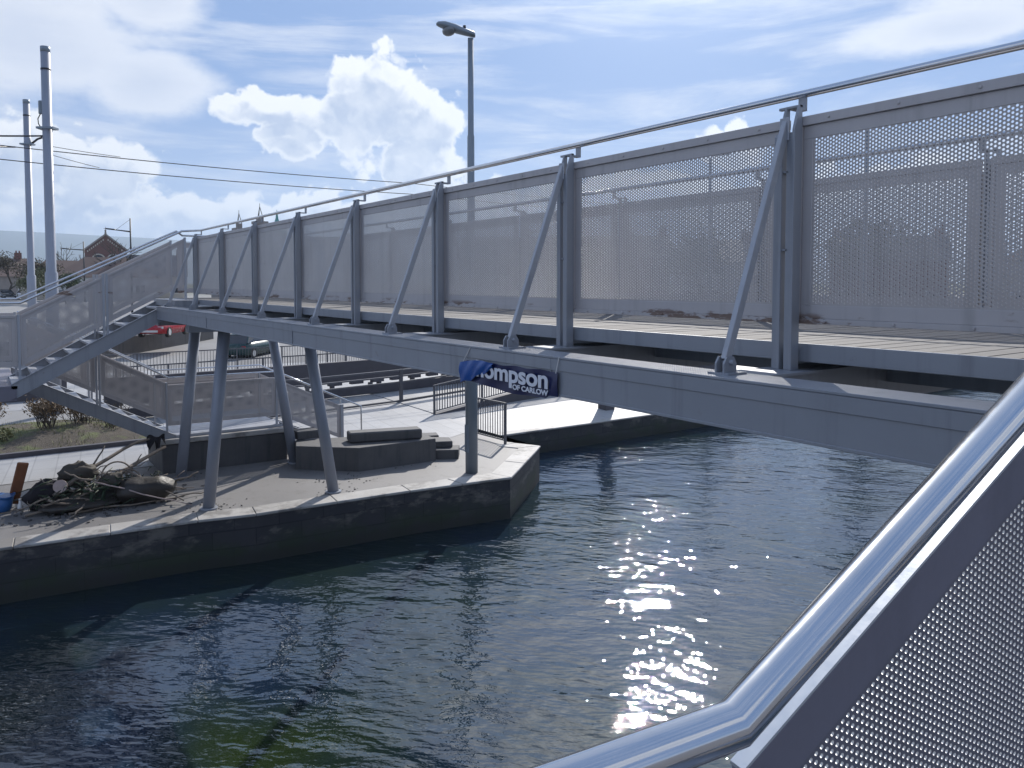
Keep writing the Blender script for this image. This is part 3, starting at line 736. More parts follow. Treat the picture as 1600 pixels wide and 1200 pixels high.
# ------------------------------------------------------------------ banner on the girder
ban = thing('banner', (4.5, -3.15, -.65), 'torn navy banner with white lettering tied to the outside of the bridge girder', 'banner')
def banner():
    m = MB(); nu, nv = 40, 10; xa, xb = 5.10, 3.955
    vs = []
    for i in range(nu+1):
        for j in range(nv+1):
            u, v = i/nu, j/nv; x = xa+(xb-xa)*u
            zt = -.592 + (-.014)*(1-u) + .004*sin(u*25); zb = -.775+.012*sin(u*7+1)+(.018 if u > .9 else 0)-.012*u
            vs.append((x, -3.172+.006*sin(u*19+v*4)+.010*(v-.3)*(sin(u*9)+1)*.5, zt+(zb-zt)*v))
    k = len(vs); vs2 = [(x, y-.003, z) for x, y, z in vs]
    f = [(i*(nv+1)+j, i*(nv+1)+j+1, (i+1)*(nv+1)+j+1, (i+1)*(nv+1)+j) for i in range(nu) for j in range(nv)]
    m.add(vs, f, True); m.add(vs2, [q[::-1] for q in f], True); m.build('cloth', NAVY, ban)
    # folded corner hanging over the left end, its plain back showing
    m = MB(); nu, nv = 16, 8; vs = []
    for i in range(nu+1):
        for j in range(nv+1):
            u, v = i/nu, j/nv
            x = 5.15-.45*u; zt = -.622+.034*sin(u*pi*.75); zb = -.785+.150*u**1.2+.010*sin(u*14)
            if zb > zt-.006: zb = zt-.006
            z = zt+(zb-zt)*v; vs.append((x, -3.146+.010*sin(v*pi)*(1-.5*u)+.006*sin(u*17+v*6), z))
    f = [(i*(nv+1)+j, i*(nv+1)+j+1, (i+1)*(nv+1)+j+1, (i+1)*(nv+1)+j) for i in range(nu) for j in range(nv)]
    m.add(vs, f, True); m.add([(x, y-.006, z) for x, y, z in vs], [q[::-1] for q in f], True); m.build('folded_corner', BLUEV, ban)
    m = MB(); m.bar((5.13, -3.16, -.62), (5.05, -3.185, -.49), .006, .006); m.bar((3.97, -3.165, -.60), (3.95, -3.178, -.49), .006, .006); m.build('tie', WHITEP, ban)
    for txt, x, z, size, off, nm in (('hompson', 4.935, -.708, .172, .0046, 'lettering'), ('OF CARLOW', 4.445, -.757, .050, .0016, 'lettering')):
        cu = bpy.data.curves.new('lettering', 'FONT'); cu.body = txt; cu.size = size; cu.offset = off; cu.extrude = .0012; cu.space_character = .98
        o = bpy.data.objects.new('lettering', cu); col.objects.link(o); o.rotation_euler = (pi/2, 0, pi)
        dg = bpy.context.evaluated_depsgraph_get(); me = bpy.data.meshes.new_from_object(o.evaluated_get(dg))
        xs_ = [v.co.x for v in me.vertices]; wdt = max(xs_)-min(xs_)
        tgt = (4.930-4.040) if txt[0] == 'h' else (4.452-4.040)
        me.transform(Matrix.Scale(tgt/wdt, 4, V(1, 0, 0))); me.transform(Matrix.Rotation(pi, 4, 'Z') @ Matrix.Rotation(pi/2, 4, 'X')); me.transform(Matrix.Translation(V(x, -3.150, z)))
        me.transform(Matrix.Translation(V(0, 0, 0)))
        bpy.data.objects.remove(o); me.materials.clear(); me.materials.append(LETTER)
        for p in me.polygons: p.material_index = 0
        q = bpy.data.objects.new('lettering', me); col.objects.link(q); q.parent = ban; q.matrix_parent_inverse = Matrix.Translation(-WO[ban])
banner()

# ------------------------------------------------------------------ lamps, poles, wires
def street_lamp():
    x, y = 15.29, -9.65
    t = thing('street_lamp', (x, y, G), 'tall grey street lamp standing on the quay corner beside the canal', 'street lamp')
    MB().tube([(x, y, G), (x, y, -1.25), (x, y, -1.05), (x, y, 3.4), (x, y, 3.45), (x, y, 5.65)], [.148, .142, .09, .082, .07, .066], 20).build('column', LAMPM, t)
    b = MB(); b.box(x-.07, x+.07, y+.125, y+.150, G+.5, G+1.15); b.build('access_door', LAMPM, t)
    dl = V(sin(TH), cos(TH), 0) @ Matrix.Identity(3) if False else V(sin(TH)*.9, cos(TH), 0).normalized()
    h = MB(); o = V(x, y, 5.74)
    secs = [(-.11, .06, .05, -.03), (-.08, .11, .085, -.02), (.12, .13, .10, .03), (.34, .17, .125, .10), (.58, .17, .115, .17), (.74, .11, .07, .21), (.79, .05, .03, .215)]
    side = dl.cross(V(0, 0, 1)); vs = []
    for s, w, hh, dz in secs:
        for k in range(14):
            a = 2*pi*k/14; vs.append(o+dl*s+side*w*cos(a)+V(0, 0, dz+hh*(sin(a) if sin(a) > 0 else sin(a)*.55)))
    h.add(vs, [(i*14+j, i*14+(j+1) % 14, (i+1)*14+(j+1) % 14, (i+1)*14+j) for i in range(6) for j in range(14)]+[tuple(range(14))[::-1], tuple(range(84, 98))], True)
    hd = h.build('lamp_head', LAMPM, t)
    gl = MB(); gl.blob(o+dl*.50+V(0, 0, .075), .20, .14, .115, 1, .02); gl.build('diffuser', DIFF, hd)
    MB().tube([o+dl*.14+V(0, 0, .12), o+dl*.14+V(0, 0, .20)], .035, 10).build('photocell', BLACK, hd)
street_lamp()
def far_lamp(x, y, h, base, label, arm=1.5, m=BLACK, r=.06, left=True, tilt=.12, grp='dark street lamps on single poles', wire=False, br=.1):
    t = thing('street_lamp', (x, y, base), label, 'street lamp', grp)
    MB().tube([(x, y, base), (x, y, base+h)], [br, r], 10).build('column', m, t)
    d = V(sin(TH), cos(TH), 0)*(1 if left else -1)
    z = base+h*(.86 if wire else .995)
    if wire is not None:
        MB().tube([(x, y, z), V(x, y, z+arm*tilt)+d*arm], [.07, .045], 8).build('arm', m, t)
    e = V(x, y, z+arm*tilt)+d*(arm if wire is not None else .25)
    hb = MB(); hb.bar(e-d*.15, e+d*.75+V(0, 0, .1), .26, .13); hb.build('lamp_head', m, t, bevel=.05)
    if wire: MB().tube([(x, y, base+h*.99), e-d*.2], .012, 5).build('stay_wire', m, t)
far_lamp(77.3, -12.2, 8.6, -2.75, 'dark street lamp with a stayed arm beside the brick gable', 1.5, wire=True)
far_lamp(108.3, -11.8, 7.5, -2.4, 'smaller dark street lamp left of the brick gable', 1.9, wire=True, tilt=.06)
far_lamp(26.9, -31.7, 11.0, G, 'grey street lamp seen through the third parapet panel from the right', m=LAMPM, wire=None, r=.07, left=False, grp=None)
far_lamp(15.2+3.4, -27.5-4.6, 11.2, G, 'grey street lamp seen through the nearest parapet panel', m=LAMPM, wire=None, r=.09, left=True, grp=None, br=.14)
def tram_pole(x, y, topz, label, box):
    t = thing('tram_pole', (x, y, G), label, 'tram pole', 'pale tram line poles')
    MB().tube([(x, y, G), (x, y, .32), (x, y, .40), (x, y, topz)], [.205, .195, .155, .145], 20).build('pole', POLEM, t)
    c = MB(); c.tube([(x, y, topz-.02), (x, y, topz+.16)], [.15, .15], 16); c.build('cap', LAMPM, t)
    MB().tube([(x, y, topz-.62), (x, y, topz-.56)], .155, 16).build('band', BLACK, t)
    z = topz-(2.55 if box else 1.95)*1.0
    d = V(sin(TH), cos(TH), 0)
    q = MB(); q.bar(V(x, y, z)-d*.28, V(x, y, z)+d*.28, .36, .07); q.build('clamp', LAMPM, t)
    if box:
        b = MB(); o = V(x, y, topz-1.85)+d*.19; b.bar(o-V(0, 0, .22), o+V(0, 0, .22), .16, .14); b.build('junction_box', LAMPM, t, bevel=.02)
        MB().tube([o+V(0, 0, -.2)+d*.02, o+V(0, 0, -.38)+d*.12, o+V(0, 0, -.55)+d*.10, V(x, y, z)+d*.2], .018, 6).build('cable', BLACK, t)
    else:
        o = V(x, y, topz-2.0); MB().bar(o-d*.18+V(0, 0, .1), o-d*.1+V(0, 0, .35), .16, .12).build('junction_box', LAMPM, t)
        MB().tube([o-d*.1, o-d*.5+V(0, 0, .3), o-d*.75+V(0, 0, .38)], .05, 8).build('arm', BLACK, t)
tram_pole(30.4, -2.33, 7.75, 'taller pale tram pole with a junction box near its top', True)
tram_pole(43.85, -2.52, 8.60, 'shorter pale tram pole standing behind the taller one', False)
def wire(pts, r, label, grp='overhead tram wires'):
    out = []
    for i in range(len(pts)-1):
        a, b = V(*pts[i]), V(*pts[i+1]); L = (b-a).length
        for k in range(12):
            u = k/12; out.append(a.lerp(b, u)-V(0, 0, L*.006*4*u*(1-u)))
    out.append(V(*pts[-1])); o = MB().tube(out, r, 6).build('overhead_wire', BLACK); tag(o, label, 'wire', grp)
wire([(31.2, 12, 4.7), (31.43, -1.0, 4.65), (31.9, -16.8, 4.60), (32.6, -48, 4.6)], .016, 'upper long tram wire running from the poles towards the bridge')
wire([(31.2, 12, 4.2), (31.42, -1.0, 4.18), (31.9, -16.8, 4.10), (32.6, -48, 4.1)], .016, 'lower long tram wire running from the poles towards the bridge')
wire([(30.4, -2.33, 4.62), (31.55, -4.7, 4.62)], .010, 'short span wire from the tall pole to the upper tram wire')
wire([(30.4, -2.33, 4.35), (31.5, -4.0, 4.16)], .010, 'short span wire from the tall pole to the lower tram wire')
wire([(30.4, -2.33, 4.95), (30.1, .8, 4.6), (29, 8, 4.8)], .028, 'thick black cable leaving the tall pole to the left, upper one')
wire([(43.4, -2.0, 6.4), (38, 1.2, 5.5), (32, 8, 5.4)], .035, 'thick black cable leaving the shorter pole to the left, lower one')

# ------------------------------------------------------------------ plinth, stone blocks, walls, railings on the far bank
def plain(mb, name, m, label, cat, group=None, bevel=.015):
    o = mb.build(name, m, bevel=bevel); return tag(o, label, cat, group)
pl = thing('concrete_plinth', (20, -5.2, G), 'dark concrete plinth carrying the low landing of the far stairs', 'plinth')
b = MB(); b.prism([(19.32, -3.62), (19.20, -6.55), (21.1, -6.55), (21.1, -3.62)], G-.05, -3.80); b.build('base', STONE, pl, bevel=.02)
b = MB(); b.prism([(19.26, -3.55), (19.14, -6.60), (21.16, -6.60), (21.16, -3.55)], -3.80, -3.685); b.build('capping', COPING, pl, bevel=.015)
bl = MB(); bl.prism([(16.82, -9.55), (16.9, -7.49), (17.98, -6.34), (18.7, -6.60), (17.75, -9.62)], G-.02, -3.93)
plain(bl, 'stone_pier', STONE, 'long low block of dark masonry beside the foot of the far stairs', 'stone block')
bl = MB(); bl.prism([(17.5, -7.53), (16.98, -9.25), (17.42, -9.36), (17.92, -7.62)], -3.925, -3.68)
plain(bl, 'stone_slab', STONE, 'long thick stone slab lying on top of the low masonry block', 'stone block', bevel=.03)
bl = MB(); bl.prism([(16.95, -9.62), (16.66, -10.12), (17.15, -10.45), (17.45, -9.85)], G-.01, G+.24)
plain(bl, 'stone_step', STONE, 'lowest dark stone step at the right end of the masonry block', 'stone block', 'stone steps at the end of the block')
bl = MB(); bl.prism([(17.2, -9.72), (17.0, -10.15), (17.5, -10.35), (17.9, -9.85)], G+.245, G+.40)
plain(bl, 'stone_step', STONE, 'thin pale stone lying on the lowest stone step', 'stone block', 'stone steps at the end of the block')
bl = MB(); bl.prism([(17.95, -9.75), (17.8, -10.2), (18.2, -10.35), (18.4, -9.85)], G-.01, G+.42)
plain(bl, 'stone_step', STONE, 'upright brown stone block behind the right end of the long slab', 'stone block', 'stone steps at the end of the block')
bl = MB(); bl.box(18.6, 19.05, -6.62, -7.2, -3.925, -3.72); plain(bl, 'stone_kerb', STONE, 'small dark stone at the foot of the lowest stair flight', 'stone block')

def bar_fence(name, label, pts, h=1.1, sp=.11, zf=lambda x, y: G, post=1.9, m=RAILM, cat='railing', group=None, low=.12, pr=.03, br=.009):
    t = thing(name, (pts[0][0], pts[0][1], zf(*pts[0])), label, cat, group)
    bars = MB(); rails = MB(); p0 = None
    for i in range(len(pts)-1):
        a, b = Vector(pts[i]), Vector(pts[i+1]); L = (b-a).length; k = max(1, round(L/post))
        P = lambda s: a.lerp(b, s/L)
        z0, z1 = zf(*a), zf(*b); Z = lambda s: z0+(z1-z0)*s/L
        for zz, w in ((h, .05), (low, .035)):
            rails.bar((a.x, a.y, z0+zz), (b.x, b.y, z1+zz), .045, w)
        for j in range(k+(1 if i == len(pts)-2 else 0)):
            q = P(L*j/k); MB().box(q.x-pr, q.x+pr, q.y-pr, q.y+pr, Z(L*j/k), Z(L*j/k)+h+.02).build('post', m, t)
        n_ = int(L/sp)
        for j in range(1, n_):
            s = L*j/n_; q = P(s); bars.bar((q.x, q.y, Z(s)+low), (q.x, q.y, Z(s)+h), br*2, br*2)
    bars.build('bars', m, t); rails.build('rails', m, t); return t
bar_fence('bar_railing', 'dark bar railing at the canal edge, perpendicular to the water behind the street lamp', [(17.42, -12.10), (18.80, -12.02)], 1.15, .11, post=1.8)
bar_fence('bar_railing', 'dark bar railing on top of the ramp wall right of the street lamp', [(22.78, -12.88), (23.73, -17.38), (25.0, -24.3), (26.3, -33)], 1.0, .12,
          zf=lambda x, y: G+max(0, (-y-13.0))*.085, post=2.3, br=.013)
bar_fence('bar_railing', 'long dark bar railing across the far side of the paved square', [(38.6, -4), (38.7, -13), (39.6, -23), (41, -40)], 1.25, .14, post=2.4)
bar_fence('bar_railing', 'dark bar railing on the raised street left of the bridge legs', [(33.2, -4.6), (33.6, -8.5), (34.1, -14.5)], 1.2, .13, post=2.0)
# ramp wall under the sloping railing
b = MB(); pts = [(22.72, -12.9), (23.66, -17.4), (24.93, -24.3), (26.2, -33)]
for i in range(3):
    a, c = pts[i], pts[i+1]; za, zc = G+max(0, -a[1]-13)*.085, G+max(0, -c[1]-13)*.085
    b.hexa([(a[0], a[1], G-.1), (c[0], c[1], G-.1), (c[0], c[1], zc+.02), (a[0], a[1], za+.02)], (.3, 0, 0))
plain(b, 'ramp_wall', DARKW, 'low dark ramp wall rising to the right under the bar railing', 'wall', bevel=0)
b = MB(); b.prism([(23.0, -12.95), (23.95, -17.45), (25.2, -24.3), (26.5, -33), (30, -33), (29, -13.2)], G-.02, G+.03)
struct(b.build('ramp', PLAZA))
# three-rail fence and the dark panelled wall behind it
t = thing('rail_fence', (25.9, -11, G), 'dark post fence with three flat rails behind the foot of the stairs', 'fence')
FP = [(25.15, -6.2), (25.28, -9.35), (25.87, -13.2), (27.02, -17.2)]
b = MB()
for i in range(3):
    for z, w in ((1.22, .06), (1.0, .05), (.78, .05), (.07, .06)): b.bar((*FP[i], G+z), (*FP[i+1], G+z), .09, w)
b.build('rails', RAILM, t)
for x, y in FP: MB().box(x-.05, x+.05, y-.06, y+.06, G, G+1.26).build('post', RAILM, t)
def slot_wall(name, label, pts, zlo, zhi, slot=None, th=.22, m=DARKW):
    b = MB()
    for i in range(len(pts)-1):
        a, c = Vector((*pts[i], 0)), Vector((*pts[i+1], 0)); L = (c-a).length; d = (c-a)/L; nv = Vector((-d.y, d.x, 0))*th
        if nv.x < 0: nv = -nv
        def rect(s0, s1, z0, z1): b.hexa([a+d*s0+V(0, 0, z0), a+d*s1+V(0, 0, z0), a+d*s1+V(0, 0, z1), a+d*s0+V(0, 0, z1)], nv)
        if slot:
            s_lo, s_hi, every, wid = slot; rect(0, L, s_hi, zhi); s = 0.0
            while s < L:
                rect(s, min(L, s+every-wid), s_lo, s_hi); s += every
        else: rect(0, L, zlo, zhi)
        if slot:                                   # stub posts carry the upper boards over the gap
            s = .3
            rect(0, L, zlo, s_lo-.12)
            while s < L: rect(s, s+.1, s_lo-.12, s_lo); s += 1.7
    return plain(b, name, m, label, 'wall', bevel=0)
slot_wall('board_wall', 'dark panelled wall with a row of small square openings behind the fence', [(27.6, -3.5), (27.9, -9.4), (28.3, -13.2), (29.4, -19.5), (31, -26)], G+.05, G+1.42, (G+.50, G+.66, .95, .42))
b = MB(); b.box(34.3, 34.75, 14, -2.4, G, G+.42); b.box(34.2, 34.85, 14, -2.4, G+.42, G+.49); plain(b, 'low_wall', DARKW, 'long low dark wall with a pale top at the left, the nearer of two', 'wall', 'low walls at the left', 0)
b = MB(); b.box(37.2, 37.6, 14, -3.3, G, G+.75); b.box(37.1, 37.7, 14, -3.3, G+.75, G+.83); plain(b, 'low_wall', DARKW, 'long low dark wall with a pale top at the left, the farther of two', 'wall', 'low walls at the left', 0)
# utility cabinet on the far quay, mostly behind the girder
cab = thing('utility_cabinet', (20.8, -19.0, G-.15), 'dark utility cabinet on the pale quay, partly hidden behind the girder', 'cabinet')
MB().box(20.6, 21.05, -18.75, -19.2, G-.15, G+1.9).build('body', DARKW, cab, bevel=.02); MB().box(20.56, 21.09, -18.71, -19.24, G+1.9, G+1.97).build('lid', DARKW, cab); MB().box(20.585, 20.6, -18.79, -19.16, G+.15, G+1.82).build('door', RAILM, cab)
# stone parapet wall carrying the street at the left background, with a white rail fence
b = MB(); b.hexa([(47.5, -4, G-.2), (58.5, -14.6, G-.2), (58.5, -14.6, G+1.22), (47.5, -4, G+1.22)], (.4, .4, 0)); plain(b, 'retaining_wall', STONE, 'dark stone retaining wall holding up the street behind the stairs', 'wall', bevel=0)
b = MB(); b.prism([(47.9, -3.6), (58.9, -14.2), (74, -10), (64, 6)], G-.1, G+1.2); struct(b.build('raised_street', TARMAC))
bar_fence('street_railing', 'pale bar railing along the top of the stone retaining wall', [(47.7, -3.9), (58.6, -14.4)], 1.05, .18, zf=lambda x, y: G+1.22, post=2.6, m=WHITE, br=.022, pr=.05)

# ------------------------------------------------------------------ cars
def car(x, y, z, head, paint, label, grp=None):
    t = thing('parked_car', (x, y, z), label, 'car', grp); M = Matrix.Translation(V(x, y, z)) @ Matrix.Rotation(head, 4, 'Z')
    def put(mb, name, m, par, bevel=0):
        mb.v = [tuple(M @ Vector(p)) for p in mb.v]; return mb.build(name, m, par, bevel)
    body = MB(); secs = [(-2.1, .35, .72, .74), (-2.0, .24, .92, .82), (-1.2, .22, .95, .86), (0, .2, .95, .87), (1.0, .2, .95, .86), (1.75, .24, .80, .82), (2.05, .30, .62, .70)]
    vs = []
    for s, lo, hi, w in secs: vs += [(s, -w, lo), (s, w, lo), (s, w*1.02, (lo+hi)/2), (s, w*.93, hi), (s, -w*.93, hi), (s, -w*1.02, (lo+hi)/2)]
    body.add(vs, [(i*6+j, (i+1)*6+j, (i+1)*6+(j+1) % 6, i*6+(j+1) % 6) for i in range(6) for j in range(6)]+[tuple(range(6)), tuple(range(36, 42))[::-1]], True)
    bo = put(body, 'body', paint, t)
    cab_ = MB(); q = [(-1.95, .80, .93), (-1.45, .62, 1.38), (.15, .62, 1.45), (.95, .78, .94)]
    vs = []
    for s, w, hh in q: vs += [(s, -w, hh), (s, w, hh)]
    cab_.add(vs, [(0, 2, 3, 1), (2, 4, 5, 3), (4, 6, 7, 5), (0, 6, 4, 2), (1, 3, 5, 7)]); put(cab_, 'window', GLASS, bo)
    rf = MB(); rf.hexa([(-1.42, -.60, 1.385), (.12, -.60, 1.45), (.12, .60, 1.45), (-1.42, .60, 1.385)], (0, 0, .035))
    for sg in (-1, 1):
        for a, b2 in (((-1.95, .79, .95), (-1.43, .61, 1.40)), ((.13, .61, 1.46), (.95, .78, .96)), ((-.55, .72, .95), (-.5, .61, 1.43))):
            rf.bar((a[0], a[1]*sg, a[2]), (b2[0], b2[1]*sg, b2[2]), .06, .06)
    put(rf, 'roof', paint, bo)
    for sx in (-1.3, 1.28):
        for sy in (-.80, .80):
            w = MB(); w.tube([(sx, sy-.1, .31), (sx, sy+.1, .31)], .31, 18); wo = put(w, 'wheel', TYRE, t)
            r = MB(); r.tube([(sx, sy-.108, .31), (sx, sy+.108, .31)], .19, 12); put(r, 'rim', LIGHTG, wo)
    for sy in (-.62, .62):
        put(MB().box(1.90, 2.0, sy-.16, sy+.16, .55, .68), 'headlight', LIGHTG, t, .02); put(MB().box(-2.09, -2.03, sy-.12, sy+.12, .62, .78), 'tail_light', RED, t, .01)
    put(MB().box(2.02, 2.08, -.5, .5, .34, .46), 'number_plate', WHITEP, t)
car(51.5, -9.9, G+1.2, 2.55, RED, 'shiny red car on the raised street behind the pale railing')
car(47.5, -14.0, G+.01, -.75, TEAL, 'dark green car parked beyond the square, just under the girder')
car(128, -4.2, -2.4, pi+.25, BLACKP, 'black car parked at the far left beside a white one', 'cars parked at the far left')
car(131, -7.0, -2.4, pi+.25, WHITECP, 'white car parked at the far left right of the black one', 'cars parked at the far left')
car(112, -9.6, -2.4, pi+.4, BLACKP, 'black car parked between the two tram poles and the stair rail', 'cars parked at the far left')
car(118, -1.0, -2.4, pi+.1, WHITECP, 'white car cut by the left edge of the photo', 'cars parked at the far left')

# ------------------------------------------------------------------ buildings
def house(x, y, z, w, d, h, rh, head, wall, roof, label, nwin=3, hip=False, chim=1, grp='houses across the street', name='house'):
    """front faces local -x (towards the canal)"""
    t = thing(name, (x, y, z), label, 'house', grp); M = Matrix.Translation(V(x, y, z)) @ Matrix.Rotation(head, 4, 'Z')
    def put(mb, nm, m, par):
        mb.v = [tuple(M @ Vector(p)) for p in mb.v]; return mb.build(nm, m, par)
    put(MB().box(0, d, -w/2, w/2, -1, h), 'wall', wall, t)
    e = .35; i = w*.32 if hip else 0
    r = MB(); r.add([(-e, -w/2-e, h), (d+e, -w/2-e, h), (d+e, w/2+e, h), (-e, w/2+e, h), (d/2, -w/2-e+i, h+rh), (d/2, w/2+e-i, h+rh)],
                    [(0, 4, 5, 3), (1, 2, 5, 4), (0, 1, 4), (2, 3, 5), (0, 3, 2, 1)])
    ro = put(r, 'roof', roof, t)
    for k in range(chim):
        yy = (-1 if k == 0 else 1)*(w/2-.6 if not hip else w*.12); c = MB(); c.box(d/2-.35, d/2+.35, yy-.5, yy+.5, h+rh*.5, h+rh+.9)
        for q in (-.22, .22): c.tube([(d/2, yy+q, h+rh+.9), (d/2, yy+q, h+rh+1.25)], .12, 8)
        put(c, 'chimney', BRICK, ro)
    rows = max(1, int(h/2.8))
    for rr in range(rows):
        for k in range(nwin):
            yy = (k+.5)/nwin*w-w/2; zc = 1.5+rr*2.75
            if rr == 0 and k == nwin//2:
                put(MB().box(-.04, .02, yy-.5, yy+.5, 0, 2.1), 'door', BLACK, t); continue
            f = put(MB().box(-.05, .02, yy-.62, yy+.62, zc-.65, zc+.65), 'window', WHITE, t)
            put(MB().box(-.06, -.05, yy-.52, yy-.04, zc-.55, zc+.55).box(-.06, -.05, yy+.04, yy+.52, zc-.55, zc+.55), 'pane', GLASS, f)
    return t
H0 = -TH
house(145, -5.0, -2.4, 17, 9, 3.4, 3.0, .05, BROWNSTONE, TILE, 'low brown house at the left edge under the hill', 4, True)
house(127, -11.5, -2.4, 11, 8, 3.1, 2.6, -.05, CREAM, TILE, 'cream bungalow seen between the two tram poles', 3, True, 0)
house(114, -15.0, -2.4, 12, 8, 3.1, 2.8, -.12, WHITE, TILE, 'white bungalow with a brown hipped roof right of the taller tram pole', 3, True, 0)
house(120, -21.5, -2.4, 9, 8, 3.3, 3.2, -.2, CREAM, SLATE, 'small gabled house in front of the brick gable building', 3, False, 1)
house(74, -60, -2.6, 26, 9, 5.6, 3.0, -.75, BROWNSTONE, SLATE, 'long terrace seen through the middle parapet panels', 8, False, 2)
house(58, -72, -3, 13, 9, 5.4, 2.8, -.95, WHITE, SLATE, 'white house seen through the second nearest parapet panel', 4, True, 1)
house(46, -84, -3, 12, 9, 5.4, 3.0, -1.05, BRICK, SLATE, 'red brick house seen through the second nearest parapet panel', 4, False, 2)
house(30, -92, -3, 14, 9, 5.4, 3.0, -1.25, CREAM, TILE, 'cream house seen through the nearest parapet panel', 4, True, 1)
# brick gable building with blind arches and a finial
def gable():
    x, y, z = 199, -26.2, -2.4
    t = thing('gable_building', (x, y, z), 'red brick building with a pointed gable, round arches and a finial', 'building')
    M = Matrix.Translation(V(x, y, z)) @ Matrix.Rotation(-.13, 4, 'Z')
    def put(mb, nm, m, par):
        mb.v = [tuple(M @ Vector(p)) for p in mb.v]; return mb.build(nm, m, par)
    w, h, ap, d = 8.6, 9.9, 13.4, 34
    put(MB().extr([(0, -w/2, 0), (0, w/2, 0), (0, w/2, h), (0, 0, ap), (0, -w/2, h)], (d, 0, 0)), 'wall', BRICK, t)
    r = MB()
    for s in (-1, 1): r.hexa([(-.25, s*(w/2+.3), h-.25), (d, s*(w/2+.3), h-.25), (d, 0, ap+.02), (-.25, 0, ap+.02)], (0, 0, .28))
    put(r, 'roof', SLATE, t)
    c = MB()
    for s in (-1, 1): c.hexa([(-.32, s*(w/2+.35), h-.30), (-.32, s*(w/2+.35), h+.1), (-.32, 0, ap+.38), (-.32, 0, ap-.05)], (.3, 0, 0))
    put(c, 'coping', BROWNSTONE, t)
    for yy in (-1.55, 1.55):
        a = MB(); pr = []
        for k in range(13):
            an = pi*k/12; pr.append((-.12, yy+cos(an)*1.35, 7.6+sin(an)*1.35))
        a.tube([(-.12, yy+1.35, 5.2)]+pr+[(-.12, yy-1.35, 5.2)], .16, 6); put(a, 'arch', CREAM, t)
        put(MB().extr([(-.03, yy+cos(pi*k/12)*1.15, 7.6+sin(pi*k/12)*1.15) for k in range(13)]+[(-.03, yy-1.15, 5.0), (-.03, yy+1.15, 5.0)], (.02, 0, 0)), 'window', GLASS, t)
    e = MB(); e.tube([(-.1, 0, ap), (-.1, 0, ap+.9), (-.1, 0, ap+1.0), (-.1, 0, ap+1.9)], [.28, .16, .06, .05], 8); e.bar((-.1, -.4, ap+1.45), (-.1, .4, ap+1.45), .1, .1); e.blob((-.1, 0, ap+1.0), .22, .22, .22, 1, .0); put(e, 'finial', BROWNSTONE, t)
    for s in (-1, 1):
        m = MB()
        for k in range(9): m.box(-.1, 0, s*(.5+k*.4)-.12, s*(.5+k*.4)+.12, ap-1.35-k*.328, ap-.95-k*.328)
        put(m, 'corbel_band', CREAM, t)
gable()
# big hall behind the bridge with two spiked chimneys and a green cupola
def hall():
    t = thing('stone_hall', (95, -30, -2.5), 'grey stone hall with spiked chimneys rising behind the far end of the bridge', 'building')
    Rm = Matrix.Translation(V(96, -32, -2.5)) @ Matrix.Rotation(-.33, 4, 'Z')
    def put(mb, nm, m, par):
        mb.v = [tuple(Rm @ Vector(p)) for p in mb.v]; return mb.build(nm, m, par)
    put(MB().box(0, 11, -12, 8, -1, 6.0), 'wall', BROWNSTONE, t)
    r = MB(); r.add([(-.4, -12.4, 6), (11.4, -12.4, 6), (11.4, 8.4, 6), (-.4, 8.4, 6), (5.5, -8, 8.7), (5.5, 5, 8.7)], [(0, 4, 5, 3), (1, 2, 5, 4), (0, 1, 4), (2, 3, 5), (0, 3, 2, 1)]); ro = put(r, 'roof', SLATE, t)
    for rr in (1.6, 4.3):
        for k in range(7):
            yy = -10.5+k*2.8; put(MB().box(-.06, .02, yy-.55, yy+.55, rr-.9, rr+.9), 'window', GLASS, t)
    for (u, w_) in ((375.5, .52), (408, .62)):
        Z = 97.0; Xc = (u-800)/1200*Z; p = V(Xc*(-sin(TH))+Z*cos(TH), -Xc*cos(TH)-Z*sin(TH), 0)
        zt = 7.0 if u < 400 else 7.85
        c = MB(); c.box(p.x-w_, p.x+w_, p.y-w_, p.y+w_, 3, zt-.5); c.box(p.x-w_-.2, p.x+w_+.2, p.y-w_-.2, p.y+w_+.2, zt-.5, zt-.15); c.box(p.x-w_*.6, p.x+w_*.6, p.y-w_*.6, p.y+w_*.6, zt-.15, zt+.45)
        co = c.build('chimney', BROWNSTONE, ro)
        s_ = MB()
        for a in range(3):
            an = 2*pi*a/3+.4; s_.tube([(p.x+.34*cos(an), p.y+.34*sin(an), zt+.45), (p.x, p.y, zt+1.7)], .045, 5)
        s_.tube([(p.x, p.y, zt+1.6), (p.x, p.y, zt+2.1)], .03, 5); s_.build('spike', BLACK, co)
    t2 = thing('cupola_tower', (112, -37.5, -2.4), 'pale green copper cupola on a small tower behind the bridge parapet', 'tower')
    x, y = 111.5, -37.0; MB().box(x-1.1, x+1.1, y-1.1, y+1.1, -2.4, 7.2).build('tower', BROWNSTONE, t2)
    MB().tube([(x, y, 7.2), (x, y, 7.5), (x, y, 8.6), (x, y, 8.75), (x, y, 9.3), (x, y, 10.6)], [1.5, 1.4, .5, .42, .22, .03], 8, smooth=False).build('cupola', COPPER, t2)
hall()

